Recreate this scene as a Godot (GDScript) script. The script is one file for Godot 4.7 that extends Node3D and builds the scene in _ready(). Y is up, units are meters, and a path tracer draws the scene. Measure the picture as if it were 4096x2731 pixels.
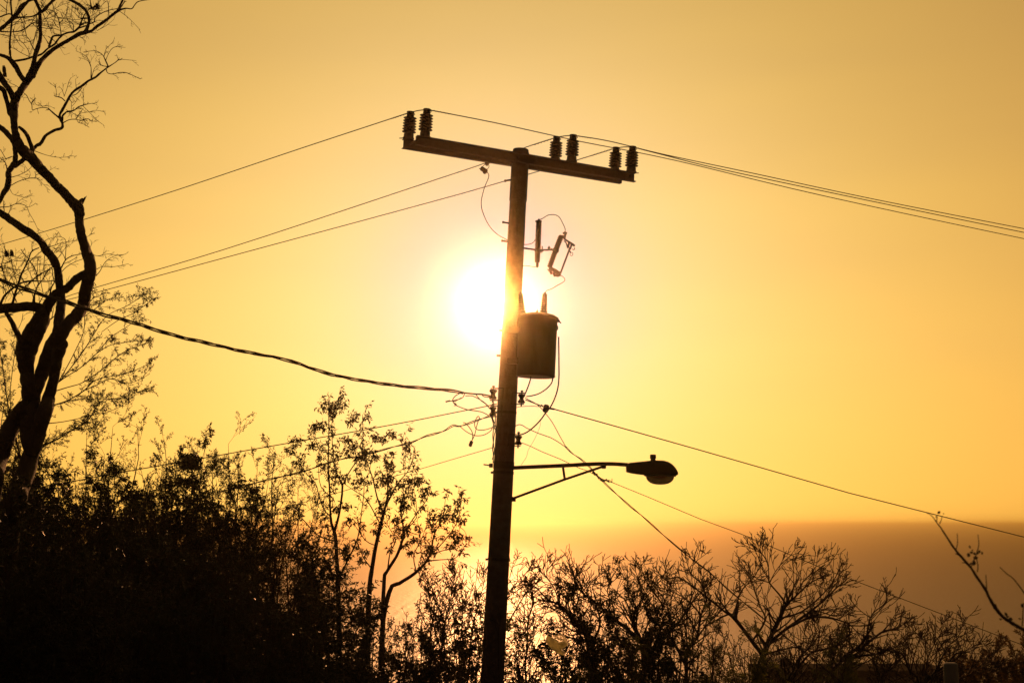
extends Node3D
# A utility pole with transformer and street lamp against a low hazy sun over the sea.

const F := 5625.0          # focal length in photograph pixels (4096 wide)
const EYE := 6.2           # camera height above the foot of the pole
const SEA := -55.0         # sea level
const PITCH := 0.1297      # the camera looks up a little
const DT := 11.0           # distance of the bare tree

var M := {}
var used := {}
var field := FastNoiseLite.new()

# ------------------------------------------------------------------ mesh collector
class MB:
	var v := PackedVector3Array()
	var n := PackedVector3Array()
	var t := PackedVector2Array()
	var i := PackedInt32Array()

	func tube(pts: Array, rad: Array, sides := 6, caps := true) -> void:
		var m := pts.size()
		if m < 2:
			return
		var tan0: Vector3 = (pts[1] - pts[0]).normalized()
		var ref := Vector3.UP if absf(tan0.y) < 0.9 else Vector3.RIGHT
		var u := (ref - tan0 * ref.dot(tan0)).normalized()
		var first := v.size()
		var run := 0.0
		for k in m:
			var d: Vector3 = pts[mini(k + 1, m - 1)] - pts[maxi(k - 1, 0)]
			d = d.normalized() if d.length_squared() > 1e-14 else tan0
			u = u - d * u.dot(d)
			u = u.normalized() if u.length_squared() > 1e-8 else d.cross(Vector3(0.3, 0.5, 0.8)).normalized()
			var w := d.cross(u)
			if k > 0:
				run += (pts[k] - pts[k - 1]).length()
			for s in sides:
				var a := TAU * s / sides
				var o := u * cos(a) + w * sin(a)
				v.append(pts[k] + o * rad[k])
				n.append(o)
				t.append(Vector2(float(s) / sides, run))
		for k in m - 1:
			for s in sides:
				var a := first + k * sides + s
				var b := first + k * sides + (s + 1) % sides
				i.append_array([a, a + sides, b, b, a + sides, b + sides])
		if caps:
			for e in 2:
				var k := 0 if e == 0 else m - 1
				var d: Vector3 = (pts[0] - pts[1]).normalized() if e == 0 else (pts[m - 1] - pts[m - 2]).normalized()
				var c := v.size()
				v.append(pts[k])
				n.append(d)
				t.append(Vector2.ZERO)
				for s in sides:
					v.append(v[first + k * sides + s])
					n.append(d)
					t.append(Vector2.ZERO)
				for s in sides:
					var p := c + 1 + s
					var q := c + 1 + (s + 1) % sides
					if e == 0:
						i.append_array([c, p, q])
					else:
						i.append_array([c, q, p])

	# profile: [height, radius] pairs along an axis
	func lathe(base: Vector3, axis: Vector3, prof: Array, sides := 20) -> void:
		axis = axis.normalized()
		var ref := Vector3.BACK if absf(axis.z) < 0.9 else Vector3.RIGHT
		var u := (ref - axis * ref.dot(axis)).normalized()
		var w := axis.cross(u)
		for k in prof.size() - 1:
			var h0: float = prof[k][0]
			var r0: float = prof[k][1]
			var h1: float = prof[k + 1][0]
			var r1: float = prof[k + 1][1]
			var first := v.size()
			var slope := Vector2(h1 - h0, r0 - r1)
			slope = slope.normalized() if slope.length() > 1e-9 else Vector2(1, 0)
			for e in 2:
				for s in sides + 1:
					var a := TAU * s / sides
					var o := u * cos(a) + w * sin(a)
					v.append(base + axis * (h0 if e == 0 else h1) + o * (r0 if e == 0 else r1))
					n.append((o * slope.x + axis * slope.y).normalized())
					t.append(Vector2(float(s) / sides, h0 if e == 0 else h1))
			for s in sides:
				var a := first + s
				var c := a + sides + 1
				i.append_array([a, c, a + 1, a + 1, c, c + 1])

	func quad(a: Vector3, b: Vector3, c: Vector3, d: Vector3) -> void:   # clockwise seen from the front
		var f := v.size()
		var nn := (c - a).cross(b - a).normalized()
		for p in [a, b, c, d]:
			v.append(p)
			n.append(nn)
		t.append_array([Vector2(0, 0), Vector2(1, 0), Vector2(1, 1), Vector2(0, 1)])
		i.append_array([f, f + 1, f + 2, f, f + 2, f + 3])

	func tri(a: Vector3, b: Vector3, c: Vector3) -> void:
		var f := v.size()
		var nn := (c - a).cross(b - a).normalized()
		for p in [a, b, c]:
			v.append(p)
			n.append(nn)
			t.append(Vector2.ZERO)
		i.append_array([f, f + 1, f + 2])

	# an oriented box whose long edges are chamfered
	func box(c: Vector3, b: Basis, s: Vector3, ch := 0.0) -> void:
		var h := s * 0.5
		ch = minf(ch, minf(h.x, minf(h.y, h.z)) * 0.8)
		var x := b.x.normalized()
		var y := b.y.normalized()
		var z := b.z.normalized()
		var sec: Array = [Vector2(h.x - ch, h.y), Vector2(h.x, h.y - ch), Vector2(h.x, -h.y + ch), Vector2(h.x - ch, -h.y), Vector2(-h.x + ch, -h.y), Vector2(-h.x, -h.y + ch), Vector2(-h.x, h.y - ch), Vector2(-h.x + ch, h.y)]
		if ch <= 0.0:
			sec = [Vector2(h.x, h.y), Vector2(h.x, -h.y), Vector2(-h.x, -h.y), Vector2(-h.x, h.y)]
		var m := sec.size()
		for k in m:
			var p: Vector2 = sec[k]
			var q: Vector2 = sec[(k + 1) % m]
			var p3 := c + x * p.x + y * p.y
			var q3 := c + x * q.x + y * q.y
			quad(p3 + z * h.z, p3 - z * h.z, q3 - z * h.z, q3 + z * h.z)
		for k in m - 2:
			var p0: Vector3 = c + x * sec[0].x + y * sec[0].y
			var p1: Vector3 = c + x * sec[k + 1].x + y * sec[k + 1].y
			var p2: Vector3 = c + x * sec[k + 2].x + y * sec[k + 2].y
			tri(p0 + z * h.z, p1 + z * h.z, p2 + z * h.z)
			tri(p0 - z * h.z, p2 - z * h.z, p1 - z * h.z)

	# one leaf: two faces folded along the midrib
	func leaf(p: Vector3, d: Vector3, side: Vector3, length: float, width: float) -> void:
		side = (side - d * side.dot(d)).normalized()
		var up := side.cross(d)
		var mid := p + d * length * 0.45
		var tip := p + d * length - up * length * 0.12
		var l := mid + side * width * 0.5 + up * width * 0.16
		var r := mid - side * width * 0.5 + up * width * 0.16
		tri(p, l, tip)
		tri(p, tip, r)

	func mesh() -> ArrayMesh:
		var a := []
		a.resize(Mesh.ARRAY_MAX)
		a[Mesh.ARRAY_VERTEX] = v
		a[Mesh.ARRAY_NORMAL] = n
		a[Mesh.ARRAY_TEX_UV] = t
		a[Mesh.ARRAY_INDEX] = i
		var m := ArrayMesh.new()
		m.add_surface_from_arrays(Mesh.PRIMITIVE_TRIANGLES, a)
		return m

# ------------------------------------------------------------------ names and tags
func numbered(called: String) -> String:
	var k: int = used.get(called, 0)
	used[called] = k + 1
	return called if k == 0 else "%s_%03d" % [called, k]

func tag(o: Node3D, label: String, category := "", group := "") -> Node3D:
	o.set_meta("label", label)
	if category:
		o.set_meta("category", category)
	if group:
		o.set_meta("group", group)
	return o

func thing(called: String, label: String, category: String, at := Vector3.ZERO, group := "") -> Node3D:
	var o := Node3D.new()
	o.name = numbered(called)
	add_child(o)
	o.position = at
	return tag(o, label, category, group)

func obj(called: String, mb: MB, m: Material, parent: Node3D = null, stuff := false) -> MeshInstance3D:
	var o := MeshInstance3D.new()
	o.name = called if parent else numbered(called)
	if parent:
		var at := Vector3.ZERO
		var up: Node = parent
		while up is Node3D and up != self:
			at += up.position
			up = up.get_parent()
		for k in mb.v.size():
			mb.v[k] -= at
	o.mesh = mb.mesh()
	o.material_override = m
	if stuff:
		o.set_meta("kind", "stuff")
	(parent if parent else self).add_child(o, true)
	return o

func struct(called: String, mb: MB, m: Material) -> MeshInstance3D:
	var o := obj(called, mb, m)
	o.set_meta("kind", "structure")
	return o

# ------------------------------------------------------------------ where things stand
# a point of the photograph (4096 x 2731) at a distance straight ahead, in metres
func P(x: float, y: float, dist: float) -> Vector3:
	var dx := (x - 2048.0) / F
	var dy := (1365.5 - y) / F
	var d := Vector3(dx, dy * cos(PITCH) + sin(PITCH), dy * sin(PITCH) - cos(PITCH))
	return Vector3(0, EYE, 0) + d * (dist / -d.z)

func px(n: float, dist: float) -> float:   # so many photograph pixels, in metres
	return n * dist / F * 1.0

func smooth(pts: Array, sub := 3) -> Array:   # Catmull-Rom through points of any kind
	var out := []
	var m := pts.size()
	for k in m - 1:
		var a = pts[maxi(k - 1, 0)]
		var b = pts[k]
		var c = pts[k + 1]
		var d = pts[mini(k + 2, m - 1)]
		for s in sub:
			var f := float(s) / sub
			out.append(0.5 * (2.0 * b + (c - a) * f + (2.0 * a - 5.0 * b + 4.0 * c - d) * f * f + (3.0 * b - a - 3.0 * c + d) * f * f * f))
	out.append(pts[m - 1])
	return out

func fill(value: float, count: int) -> Array:
	var a := []
	a.resize(count)
	a.fill(value)
	return a

func mat(rough: float, col: Color, metal := 0.0) -> StandardMaterial3D:
	var m := StandardMaterial3D.new()
	m.albedo_color = col.linear_to_srgb()
	m.roughness = rough
	m.metallic = metal
	return m

func noise_tex(freq: float, ramp_lo: Color, ramp_hi: Color, size := 512, sd := 1, normal := false, strength := 4.0) -> NoiseTexture2D:
	var nz := FastNoiseLite.new()
	nz.seed = sd
	nz.frequency = freq
	nz.fractal_octaves = 5
	var tx := NoiseTexture2D.new()
	tx.width = size
	tx.height = size
	tx.seamless = true
	tx.noise = nz
	if normal:
		tx.as_normal_map = true
		tx.bump_strength = strength
	else:
		var g := Gradient.new()
		g.set_color(0, ramp_lo.linear_to_srgb())
		g.set_color(1, ramp_hi.linear_to_srgb())
		tx.color_ramp = g
	return tx

# ------------------------------------------------------------------ camera, air and light
const SUN_AT := Vector2(1990, 1206)

func sky_picture(sun: Vector3) -> ImageTexture:
	var w := 2048
	var h := 1024
	var data := PackedFloat32Array()
	data.resize(w * h * 3)
	var at := 0
	var wisps := FastNoiseLite.new()
	wisps.seed = 5
	wisps.frequency = 1.0
	wisps.fractal_octaves = 4
	for y in h:
		var el := (0.5 - (y + 0.5) / h) * PI
		var ce := cos(el)
		var se := sin(el)
		var e := maxf(rad_to_deg(el), 0.0)
		var high := exp(-maxf(e - 7.0, 0.0) / 46.0)
		var low := exp(-e / 9.0)
		for x in w:
			var az := (x + 0.5) / w * TAU
			var c := ce * sin(az) * sun.x + se * sun.y - ce * cos(az) * sun.z
			var a := rad_to_deg(acos(clampf(c, -1.0, 1.0)))
			var r := (0.92 * exp(-a / 34.0) * high * (1.0 - 0.7 * exp(-a * a / 18.0)) + 0.012 + 0.012 * high) * (1.5 + 0.6 * low)
			r *= 1.0 + 0.045 * wisps.get_noise_3d(ce * sin(az) * 2.2, se * 13.0, ce * cos(az) * 2.2) * smoothstep(0.0, 6.0, e)
			var core := 0.9 * exp(-a * a / 0.5) + 0.1 * exp(-a / 1.2)
			data[at] = r + core
			data[at + 1] = r / (1.36 + 0.0165 * minf(a, 26.0) + 0.27 * low) + core * 0.95
			data[at + 2] = (0.72 * exp(-a / 5.6) + 0.15 * exp(-a / 40.0)) * high * (1.0 - 0.3 * low) + 0.014 + core * 0.75
			at += 3
	var im := Image.create_from_data(w, h, false, Image.FORMAT_RGBF, data.to_byte_array())
	return ImageTexture.create_from_image(im)

func build_world() -> void:
	var cam := Camera3D.new()
	cam.name = "camera"
	cam.position = Vector3(0, EYE, 0)
	cam.rotation.x = PITCH
	cam.fov = rad_to_deg(2.0 * atan(1365.5 / F))
	cam.near = 0.1
	cam.far = 100000.0
	var at := CameraAttributesPhysical.new()
	at.frustum_focal_length = 12.0 / (1365.5 / F)
	at.frustum_near = 0.1
	at.frustum_far = 100000.0
	at.exposure_aperture = 6.3
	at.frustum_focus_distance = 12.8
	cam.attributes = at
	add_child(cam)
	cam.make_current()
	var sun_dir := (P(SUN_AT.x, SUN_AT.y, 10.0) - Vector3(0, EYE, 0)).normalized()
	var env := Environment.new()
	env.background_mode = Environment.BG_SKY
	env.tonemap_mode = Environment.TONE_MAPPER_LINEAR
	env.tonemap_exposure = 1.0
	env.sdfgi_enabled = true
	env.ssao_enabled = true
	env.ssil_enabled = true
	env.volumetric_fog_enabled = true
	env.volumetric_fog_density = 0.0006
	env.volumetric_fog_albedo = Color(1.0, 0.82, 0.5).linear_to_srgb()
	env.volumetric_fog_anisotropy = 0.985
	env.volumetric_fog_length = 200.0
	var sky := Sky.new()
	var pan := PanoramaSkyMaterial.new()
	pan.panorama = sky_picture(sun_dir)
	sky.sky_material = pan
	env.sky = sky
	var we := WorldEnvironment.new()
	we.name = "world_environment"
	we.environment = env
	add_child(we)
	var sun := DirectionalLight3D.new()
	sun.name = "sun"
	sun.light_color = Color(1.0, 0.43, 0.16).linear_to_srgb()
	sun.light_energy = 1.3
	sun.light_angular_distance = 0.5
	sun.shadow_enabled = true
	add_child(sun)
	sun.look_at_from_position(sun_dir * 50.0, Vector3.ZERO)

# ------------------------------------------------------------------ sea and hillside
func ground_height(x: float, d: float) -> float:
	# a terrace falls gently from the photographer past the pole, then steepens down to the shore; a bank rises on the left
	var y := 4.5 - 0.07 * clampf(d, 0.0, 18.0) - 0.14 * maxf(d - 18.0, 0.0) - 0.42 * maxf(d - 85.0, 0.0)
	y += 0.1 * field.get_noise_2d(x * 0.7, d * 0.7) + 0.15 * field.get_noise_2d(x * 0.12 + 60.0, d * 0.12)
	var bank := smoothstep(0.3, -6.0, x + 0.02 * d) * smoothstep(8.0, 15.0, d) * smoothstep(40.0, 20.0, d)
	y = lerpf(y, EYE - 0.55 + 0.03 * minf(-x, 10.0) + 0.25 * field.get_noise_2d(x * 0.5, d * 0.5 + 90.0), bank)
	return y

func build_ground() -> void:
	var mb := MB.new()
	var xs := []
	var ds := []
	for k in 81:
		var f := (k - 40) / 40.0
		xs.append(f * 14.0 + signf(f) * pow(absf(f), 5.0) * 400.0)
	for k in 70:
		ds.append(-12.0 + k * 0.8 if k < 56 else 32.8 + pow(k - 55, 2.0) * 0.95)
	for d in ds:
		for x in xs:
			mb.v.append(Vector3(x, maxf(ground_height(x, d), SEA - 8.0), -d))
			mb.n.append(Vector3.UP)
			mb.t.append(Vector2(x, d))
	var w := xs.size()
	for r in ds.size() - 1:
		for c in w - 1:
			var a := r * w + c
			mb.i.append_array([a, a + w, a + 1, a + 1, a + w, a + w + 1])
	var st := SurfaceTool.new()
	st.create_from_arrays([mb.v, null, null, null, mb.t, null, null, null, null, null, null, null, mb.i])
	st.generate_normals()
	var o := MeshInstance3D.new()
	o.name = "hillside_ground"
	o.mesh = st.commit()
	o.material_override = M.earth
	o.set_meta("kind", "structure")
	add_child(o)

func build_sea() -> void:
	var mb := MB.new()
	var rows := [60.0, 150.0, 300.0, 500.0, 800.0, 1300.0, 2200.0, 4000.0, 8000.0, 16000.0, 32000.0, 70000.0]
	for d in rows:
		for k in 9:
			var x: float = (k - 4) / 4.0 * (400.0 + d * 0.9)
			mb.v.append(Vector3(x, SEA, -d))
			mb.n.append(Vector3.UP)
			mb.t.append(Vector2(x / 90.0, d / 60.0))
	for r in rows.size() - 1:
		for c in 8:
			var a := r * 9 + c
			mb.i.append_array([a, a + 9, a + 1, a + 1, a + 9, a + 10])
	struct("sea", mb, M.sea)

func make_materials() -> void:
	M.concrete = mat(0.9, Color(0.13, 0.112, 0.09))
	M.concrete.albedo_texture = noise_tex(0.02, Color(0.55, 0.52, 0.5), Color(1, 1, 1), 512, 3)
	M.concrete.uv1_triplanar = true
	M.concrete.uv1_scale = Vector3(1.2, 1.2, 1.2)
	M.concrete.normal_enabled = true
	M.concrete.normal_texture = noise_tex(0.08, Color.BLACK, Color.WHITE, 512, 5, true, 3.0)
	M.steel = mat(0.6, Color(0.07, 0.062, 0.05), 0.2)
	M.steel.albedo_texture = noise_tex(0.03, Color(0.5, 0.42, 0.35), Color(1, 1, 1), 256, 9)
	M.steel.uv1_triplanar = true
	M.steel.uv1_scale = Vector3(3, 3, 3)
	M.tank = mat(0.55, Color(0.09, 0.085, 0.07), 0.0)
	M.tank.albedo_texture = noise_tex(0.012, Color(0.6, 0.5, 0.4), Color(1, 1, 1), 512, 12)
	M.tank.uv1_triplanar = true
	M.tank.uv1_scale = Vector3(1.5, 0.6, 1.5)
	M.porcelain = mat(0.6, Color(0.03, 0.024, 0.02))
	M.porcelain.metallic_specular = 0.2
	M.cable = mat(0.7, Color(0.025, 0.022, 0.02))
	M.wire = mat(0.6, Color(0.1, 0.09, 0.08), 0.4)
	M.bark = mat(0.95, Color(0.06, 0.046, 0.034))
	M.bark.albedo_texture = noise_tex(0.03, Color(0.35, 0.33, 0.3), Color(1, 1, 1), 512, 21)
	M.bark.uv1_triplanar = true
	M.bark.uv1_scale = Vector3(4, 1.2, 4)
	M.bark.normal_enabled = true
	M.bark.normal_texture = noise_tex(0.04, Color.BLACK, Color.WHITE, 512, 22, true, 8.0)
	M.bark.normal_scale = 1.5
	M.twig = mat(0.9, Color(0.045, 0.034, 0.025))
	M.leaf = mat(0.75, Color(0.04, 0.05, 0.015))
	M.leaf.backlight_enabled = true
	M.leaf.backlight = Color(0.07, 0.075, 0.015).linear_to_srgb()
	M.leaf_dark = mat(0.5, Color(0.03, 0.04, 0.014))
	M.leaf_dry = mat(0.85, Color(0.06, 0.035, 0.018))
	M.leaf_dry.backlight_enabled = true
	M.leaf_dry.backlight = Color(0.05, 0.03, 0.008).linear_to_srgb()
	M.earth = mat(1.0, Color(0.09, 0.065, 0.04))
	M.earth.albedo_texture = noise_tex(0.02, Color(0.4, 0.38, 0.3), Color(1, 1, 1), 512, 31)
	M.earth.uv1_scale = Vector3(0.4, 0.4, 1)
	M.sea = mat(0.85, Color(0.06, 0.042, 0.02))
	M.sea.metallic_specular = 0.68
	M.sea.normal_enabled = true
	M.sea.normal_texture = noise_tex(0.012, Color.BLACK, Color.WHITE, 1024, 41, true, 14.0)
	M.sea.normal_scale = 0.35
	M.sea.roughness_texture = noise_tex(0.02, Color(0.12, 0.12, 0.12), Color(1, 1, 1), 1024, 43)
	M.lamp_paint = mat(0.5, Color(0.1, 0.095, 0.085), 0.1)
	M.lens = StandardMaterial3D.new()
	M.lens.albedo_color = Color(0.45, 0.24, 0.08, 0.88)
	M.lens.transparency = BaseMaterial3D.TRANSPARENCY_ALPHA
	M.lens.roughness = 0.08
	M.glass_bulb = mat(0.4, Color(0.2, 0.17, 0.13))
	M.plastic = mat(0.5, Color(0.4, 0.4, 0.28))
	M.plastic.backlight_enabled = true
	M.plastic.backlight = Color(0.6, 0.58, 0.4)
	M.post = mat(0.85, Color(0.16, 0.17, 0.15))
	M.house = mat(0.95, Color(0.2, 0.18, 0.15))
	M.house.metallic_specular = 0.1
	M.house.albedo_texture = noise_tex(0.02, Color(0.6, 0.58, 0.55), Color(1, 1, 1), 256, 51)
	M.house.uv1_triplanar = true
	M.roof = mat(1.0, Color(0.05, 0.045, 0.04))
	M.roof.metallic_specular = 0.0
	M.plastic_thin = mat(0.5, Color(0.8, 0.75, 0.5))
	M.plastic_thin.albedo_color.a = 0.7
	M.plastic_thin.transparency = BaseMaterial3D.TRANSPARENCY_ALPHA
	M.plastic_thin.backlight_enabled = true
	M.plastic_thin.backlight = Color(1.0, 0.97, 0.85)

# ------------------------------------------------------------------ the pole and what hangs on it
const ZONE := {1: [1550.0, 400.0, 2.1382], 2: [1850.0, 800.0, 2.0909], 3: [1700.0, 1450.0, 2.1382], 4: [1100.0, 1580.0, 1.9125], 5: [300.0, 1600.0, 2.24], 6: [2000.0, 2050.0, 2.3029], 7: [2600.0, 2050.0, 2.3029], 8: [3200.0, 2250.0, 2.625], 9: [3000.0, 2000.0, 2.1451], 0: [0.0, 0.0, 1.0],
	11: [0.0, 0.0, 3.92], 12: [0.0, 300.0, 3.92], 13: [0.0, 650.0, 3.92], 14: [0.0, 1000.0, 3.92], 15: [0.0, 1350.0, 2.6133]}
const PD := 12.6           # distance of the pole
var axis := Vector3.UP     # the pole leans a little

func q(zone: int, x: float, y: float) -> Vector2:
	var z: Array = ZONE[zone]
	return Vector2(z[0] + x / z[2], z[1] + y / z[2])

func Q(zone: int, x: float, y: float, dist: float) -> Vector3:
	var p := q(zone, x, y)
	return P(p.x, p.y, dist)

# a curve through flat x, y pairs whose distance runs from d0 to d1
func path(zone: int, xy: Array, d0: float, d1 := -1.0, sub := 4) -> Array:
	if d1 < 0.0:
		d1 = d0
	var m := xy.size() / 2
	var run := [0.0]
	for k in range(1, m):
		run.append(run[k - 1] + Vector2(xy[2 * k] - xy[2 * k - 2], xy[2 * k + 1] - xy[2 * k - 1]).length())
	var pts := []
	for k in m:
		var f: float = run[k] / maxf(run[m - 1], 1e-6)
		pts.append(Q(zone, xy[2 * k], xy[2 * k + 1], 1.0 / lerpf(1.0 / d0, 1.0 / d1, f)))
	return smooth(pts, sub)

func line(mb: MB, pts: Array, dia: float, sides := 6) -> void:
	mb.tube(pts, fill(dia * 0.5, pts.size()), sides)

# a span goes on past its last point towards the next pole
func onward(pts: Array, far: float) -> Array:
	var m := pts.size()
	var d: Vector3 = (pts[m - 1] - pts[m - 2]).normalized()
	return pts + [pts[m - 1] + d * far * 0.5 + Vector3.UP * far * 0.012, pts[m - 1] + d * far + Vector3.UP * far * 0.06]

func pole_x(y: float) -> float:
	return 2076.0 + (y - 731.0) * (1968.0 - 2076.0) / 2000.0

func pole_at(y: float) -> Vector3:
	return P(pole_x(y), y, PD)

func pole_r(y: float) -> float:
	return lerpf(0.0745, 0.1015, (y - 731.0) / 2000.0)

func clip(parent: Node3D, called: String, zone: int, xy: Array, d0: float, dia: float, m: Material) -> void:
	var mb := MB.new()
	line(mb, path(zone, xy, d0), dia)
	obj(called, mb, m, parent)

# a spool insulator held in a small steel clevis beside the pole
func spool(at: Vector3, s: float, side: float, label: String) -> void:
	var t := thing("spool_insulator", label, "insulator", at, "spool insulators on the pole")
	var mb := MB.new()
	mb.lathe(at - axis * 0.04 * s, axis, [[0.0, 0.0], [0.0, 0.03 * s], [0.014 * s, 0.034 * s], [0.028 * s, 0.022 * s], [0.04 * s, 0.018 * s], [0.052 * s, 0.022 * s], [0.066 * s, 0.034 * s], [0.08 * s, 0.03 * s], [0.08 * s, 0.0]], 16)
	obj("porcelain_spool", mb, M.porcelain, t)
	mb = MB.new()
	var b := Basis(Vector3.RIGHT, axis, Vector3.BACK)
	for e in [-1.0, 1.0]:
		mb.box(at + axis * 0.05 * s * e + Vector3.RIGHT * side * -0.03 * s, b, Vector3(0.11 * s, 0.008, 0.035), 0.002)
	mb.box(at + Vector3.RIGHT * side * -0.085 * s, b, Vector3(0.008, 0.11 * s, 0.035), 0.002)
	obj("clevis", mb, M.steel, t)
	mb = MB.new()
	mb.tube([at - axis * 0.07 * s, at + axis * 0.075 * s], [0.007, 0.007], 8)
	mb.tube([at + axis * 0.06 * s, at + axis * 0.072 * s], [0.013, 0.013], 6)
	obj("pin", mb, M.steel, t)

func post_insulator(zone_x: float, zone_y: float, dist: float, h: float, label: String, base_h: float) -> Vector3:
	var foot := Q(1, zone_x, zone_y, dist)
	var t := thing("post_insulator", label, "insulator", foot, "post insulators along the crossarm")
	var ax := (axis + Vector3(0.02, 0, 0.02)).normalized()
	var mb := MB.new()
	mb.lathe(foot, ax, [[0.0, 0.0], [0.0, 0.052], [0.008, 0.052], [0.01, 0.045], [base_h - 0.012, 0.045], [base_h - 0.004, 0.04], [base_h, 0.034]], 20)
	obj("metal_base", mb, M.steel, t)
	mb = MB.new()
	var prof := [[base_h, 0.036]]
	var step := (h - base_h - 0.045) / 6.0
	for k in 6:
		var y := base_h + step * k
		var r := 0.0635 - 0.0008 * k
		prof.append_array([[y + step * 0.3, 0.031], [y + step * 0.36, r * 0.93], [y + step * 0.44, r], [y + step * 0.54, r * 0.98], [y + step * 0.68, 0.036], [y + step, 0.031]])
	prof.append_array([[h - 0.036, 0.034], [h - 0.02, 0.031], [h - 0.014, 0.026], [h - 0.008, 0.033], [h, 0.034], [h + 0.001, 0.0]])
	mb.lathe(foot, ax, prof, 24)
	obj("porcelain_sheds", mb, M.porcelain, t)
	mb = MB.new()
	var ring := []
	for k in 13:
		var a := TAU * k / 12.0
		ring.append(foot + ax * (h - 0.014) + Vector3(cos(a), 0.15 * sin(a * 2.0), sin(a)) * 0.031)
	mb.tube(ring, fill(0.0035, 13), 5)
	ring = []
	for k in 7:
		ring.append(foot + ax * (h - 0.014 - 0.004 * sin(k * 0.5)) + Vector3(0.028 + 0.012 * sin(k * 0.52), -0.003 * k, 0.01))
	mb.tube(ring, fill(0.003, 7), 5)
	obj("tie_wire", mb, M.wire, t)
	return foot + ax * (h - 0.004)

func build_pole() -> void:
	axis = (P(2076, 731, PD) - P(1968, 2731, PD)).normalized()
	var foot := pole_at(2731) - axis * (pole_at(2731).y + 0.6) / axis.y
	var t := thing("utility_pole", "leaning grey concrete utility pole carrying a double steel crossarm in front of the sun", "utility pole", foot)
	var mb := MB.new()
	var base_r := 0.0745 + (pole_at(731) - foot).length() * (0.1015 - 0.0745) / (pole_at(731) - pole_at(2731)).length()
	var span := (pole_at(600) - foot).length()
	mb.lathe(foot, axis, [[0.0, base_r], [span, 0.0728], [span + 0.006, 0.068]], 32)
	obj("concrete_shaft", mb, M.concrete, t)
	mb = MB.new()
	var lo := pole_at(803)
	var hi := pole_at(612)
	var L := (hi - lo).length()
	mb.lathe(lo, axis, [[0.0, 0.074], [0.0, 0.0805], [L, 0.0795], [L + 0.02, 0.07], [L + 0.036, 0.048], [L + 0.042, 0.02], [L + 0.043, 0.0]], 32)
	obj("top_sleeve", mb, M.concrete, t)
	# the two steel channels, one before and one behind the pole
	var ends := [[Vector3(1662, 563, 12.05), Vector3(2537, 712, 12.95), 1.0], [Vector3(1613, 572, 12.2), Vector3(2488, 715, 13.1), -1.0]]
	for e in ends:
		var a := P(e[0].x, e[0].y, e[0].z)
		var b := P(e[1].x, e[1].y, e[1].z)
		var along := (b - a).normalized()
		var out: Vector3 = along.cross(Vector3.UP).normalized() * -e[2]
		if out.z * e[2] < 0.0:
			out = -out
		var up := out.cross(along).normalized()
		if up.y < 0:
			up = -up
		var bs := Basis(out, up, along)
		mb = MB.new()
		var mid := (a + b) * 0.5
		var ll := (b - a).length()
		mb.box(mid, bs, Vector3(0.006, 0.086, ll), 0.0)
		mb.box(mid + out * 0.024 + up * 0.0405, bs, Vector3(0.042, 0.005, ll), 0.0015)
		mb.box(mid + out * 0.024 - up * 0.0405, bs, Vector3(0.042, 0.005, ll), 0.0015)
		obj("crossarm_channel", mb, M.steel, t)
	var ca := P(1638, 567, 12.12)
	var cb := P(2512, 713, 13.02)
	var along := (cb - ca).normalized()
	var side := along.cross(axis).normalized()
	for f in [0.015, 0.46, 0.54, 0.985]:
		mb = MB.new()
		var c := ca.lerp(cb, f)
		mb.tube([c - side * 0.13, c + side * 0.13], [0.008, 0.008], 8)
		for s in [-0.115, 0.115]:
			mb.tube([c + side * (s - 0.007), c + side * (s + 0.007)], [0.016, 0.016], 6)
		obj("crossarm_bolt", mb, M.steel, t)
	for e in [[100.0, 326.0, 142.0, 326.0, 12.12], [2108.0, 624.0, 2150.0, 624.0, 13.0]]:
		mb = MB.new()
		line(mb, [Q(1, e[0], e[1], e[4]), Q(1, e[2], e[3], e[4])], 0.009, 6)
		obj("end_pin", mb, M.steel, t)
	for e in [[1003.0, 691.0, 1062.0, 682.0], [984.0, 1044.0, 1045.0, 1054.0], [976.0, 1202.0, 1035.0, 1212.0]]:
		mb = MB.new()
		var a := Q(1, e[0], e[1], PD - 0.05)
		var b := Q(1, e[2], e[3], PD - 0.02)
		line(mb, [a, b], 0.017, 8)
		line(mb, [a, a + (b - a).normalized() * 0.008], 0.024, 8)
		obj("step_bolt", mb, M.steel, t)
	for y in [2237.0, 1890.0, 1650.0]:
		mb = MB.new()
		var r := pole_r(y) + 0.0035
		mb.lathe(pole_at(y) - axis * 0.012, axis, [[0.0, r - 0.004], [0.0, r], [0.024, r], [0.024, r - 0.004]], 32)
		mb.box(pole_at(y) + Vector3(-r - 0.008, 0, 0.02), Basis(Vector3.RIGHT, axis, Vector3.BACK), Vector3(0.022, 0.02, 0.02), 0.003)
		obj("steel_band", mb, M.steel, t)
	clip(t, "through_bolt", 2, [284, 1300, 330, 1302], PD, 0.02, M.steel)
	clip(t, "through_bolt", 2, [306, 1090, 345, 1092], PD, 0.016, M.steel)

var tops := []

func build_insulators() -> void:
	tops = [post_insulator(178, 330, 12.2, 0.246, "post insulator standing at the left end of the crossarm's rear channel", 0.05),
		post_insulator(318, 318, 12.1, 0.256, "post insulator near the crossarm's left end, second from the left end", 0.056),
		post_insulator(1434, 512, 12.85, 0.222, "post insulator just right of the pole top, the first one past it", 0.03),
		post_insulator(1574, 525, 12.62, 0.25, "post insulator second to the right of the pole top", 0.052),
		post_insulator(1944, 602, 13.05, 0.224, "post insulator right of the gap on the crossarm, second from its right end", 0.03),
		post_insulator(2084, 617, 12.93, 0.248, "post insulator standing at the very right end of the crossarm", 0.052)]

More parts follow.
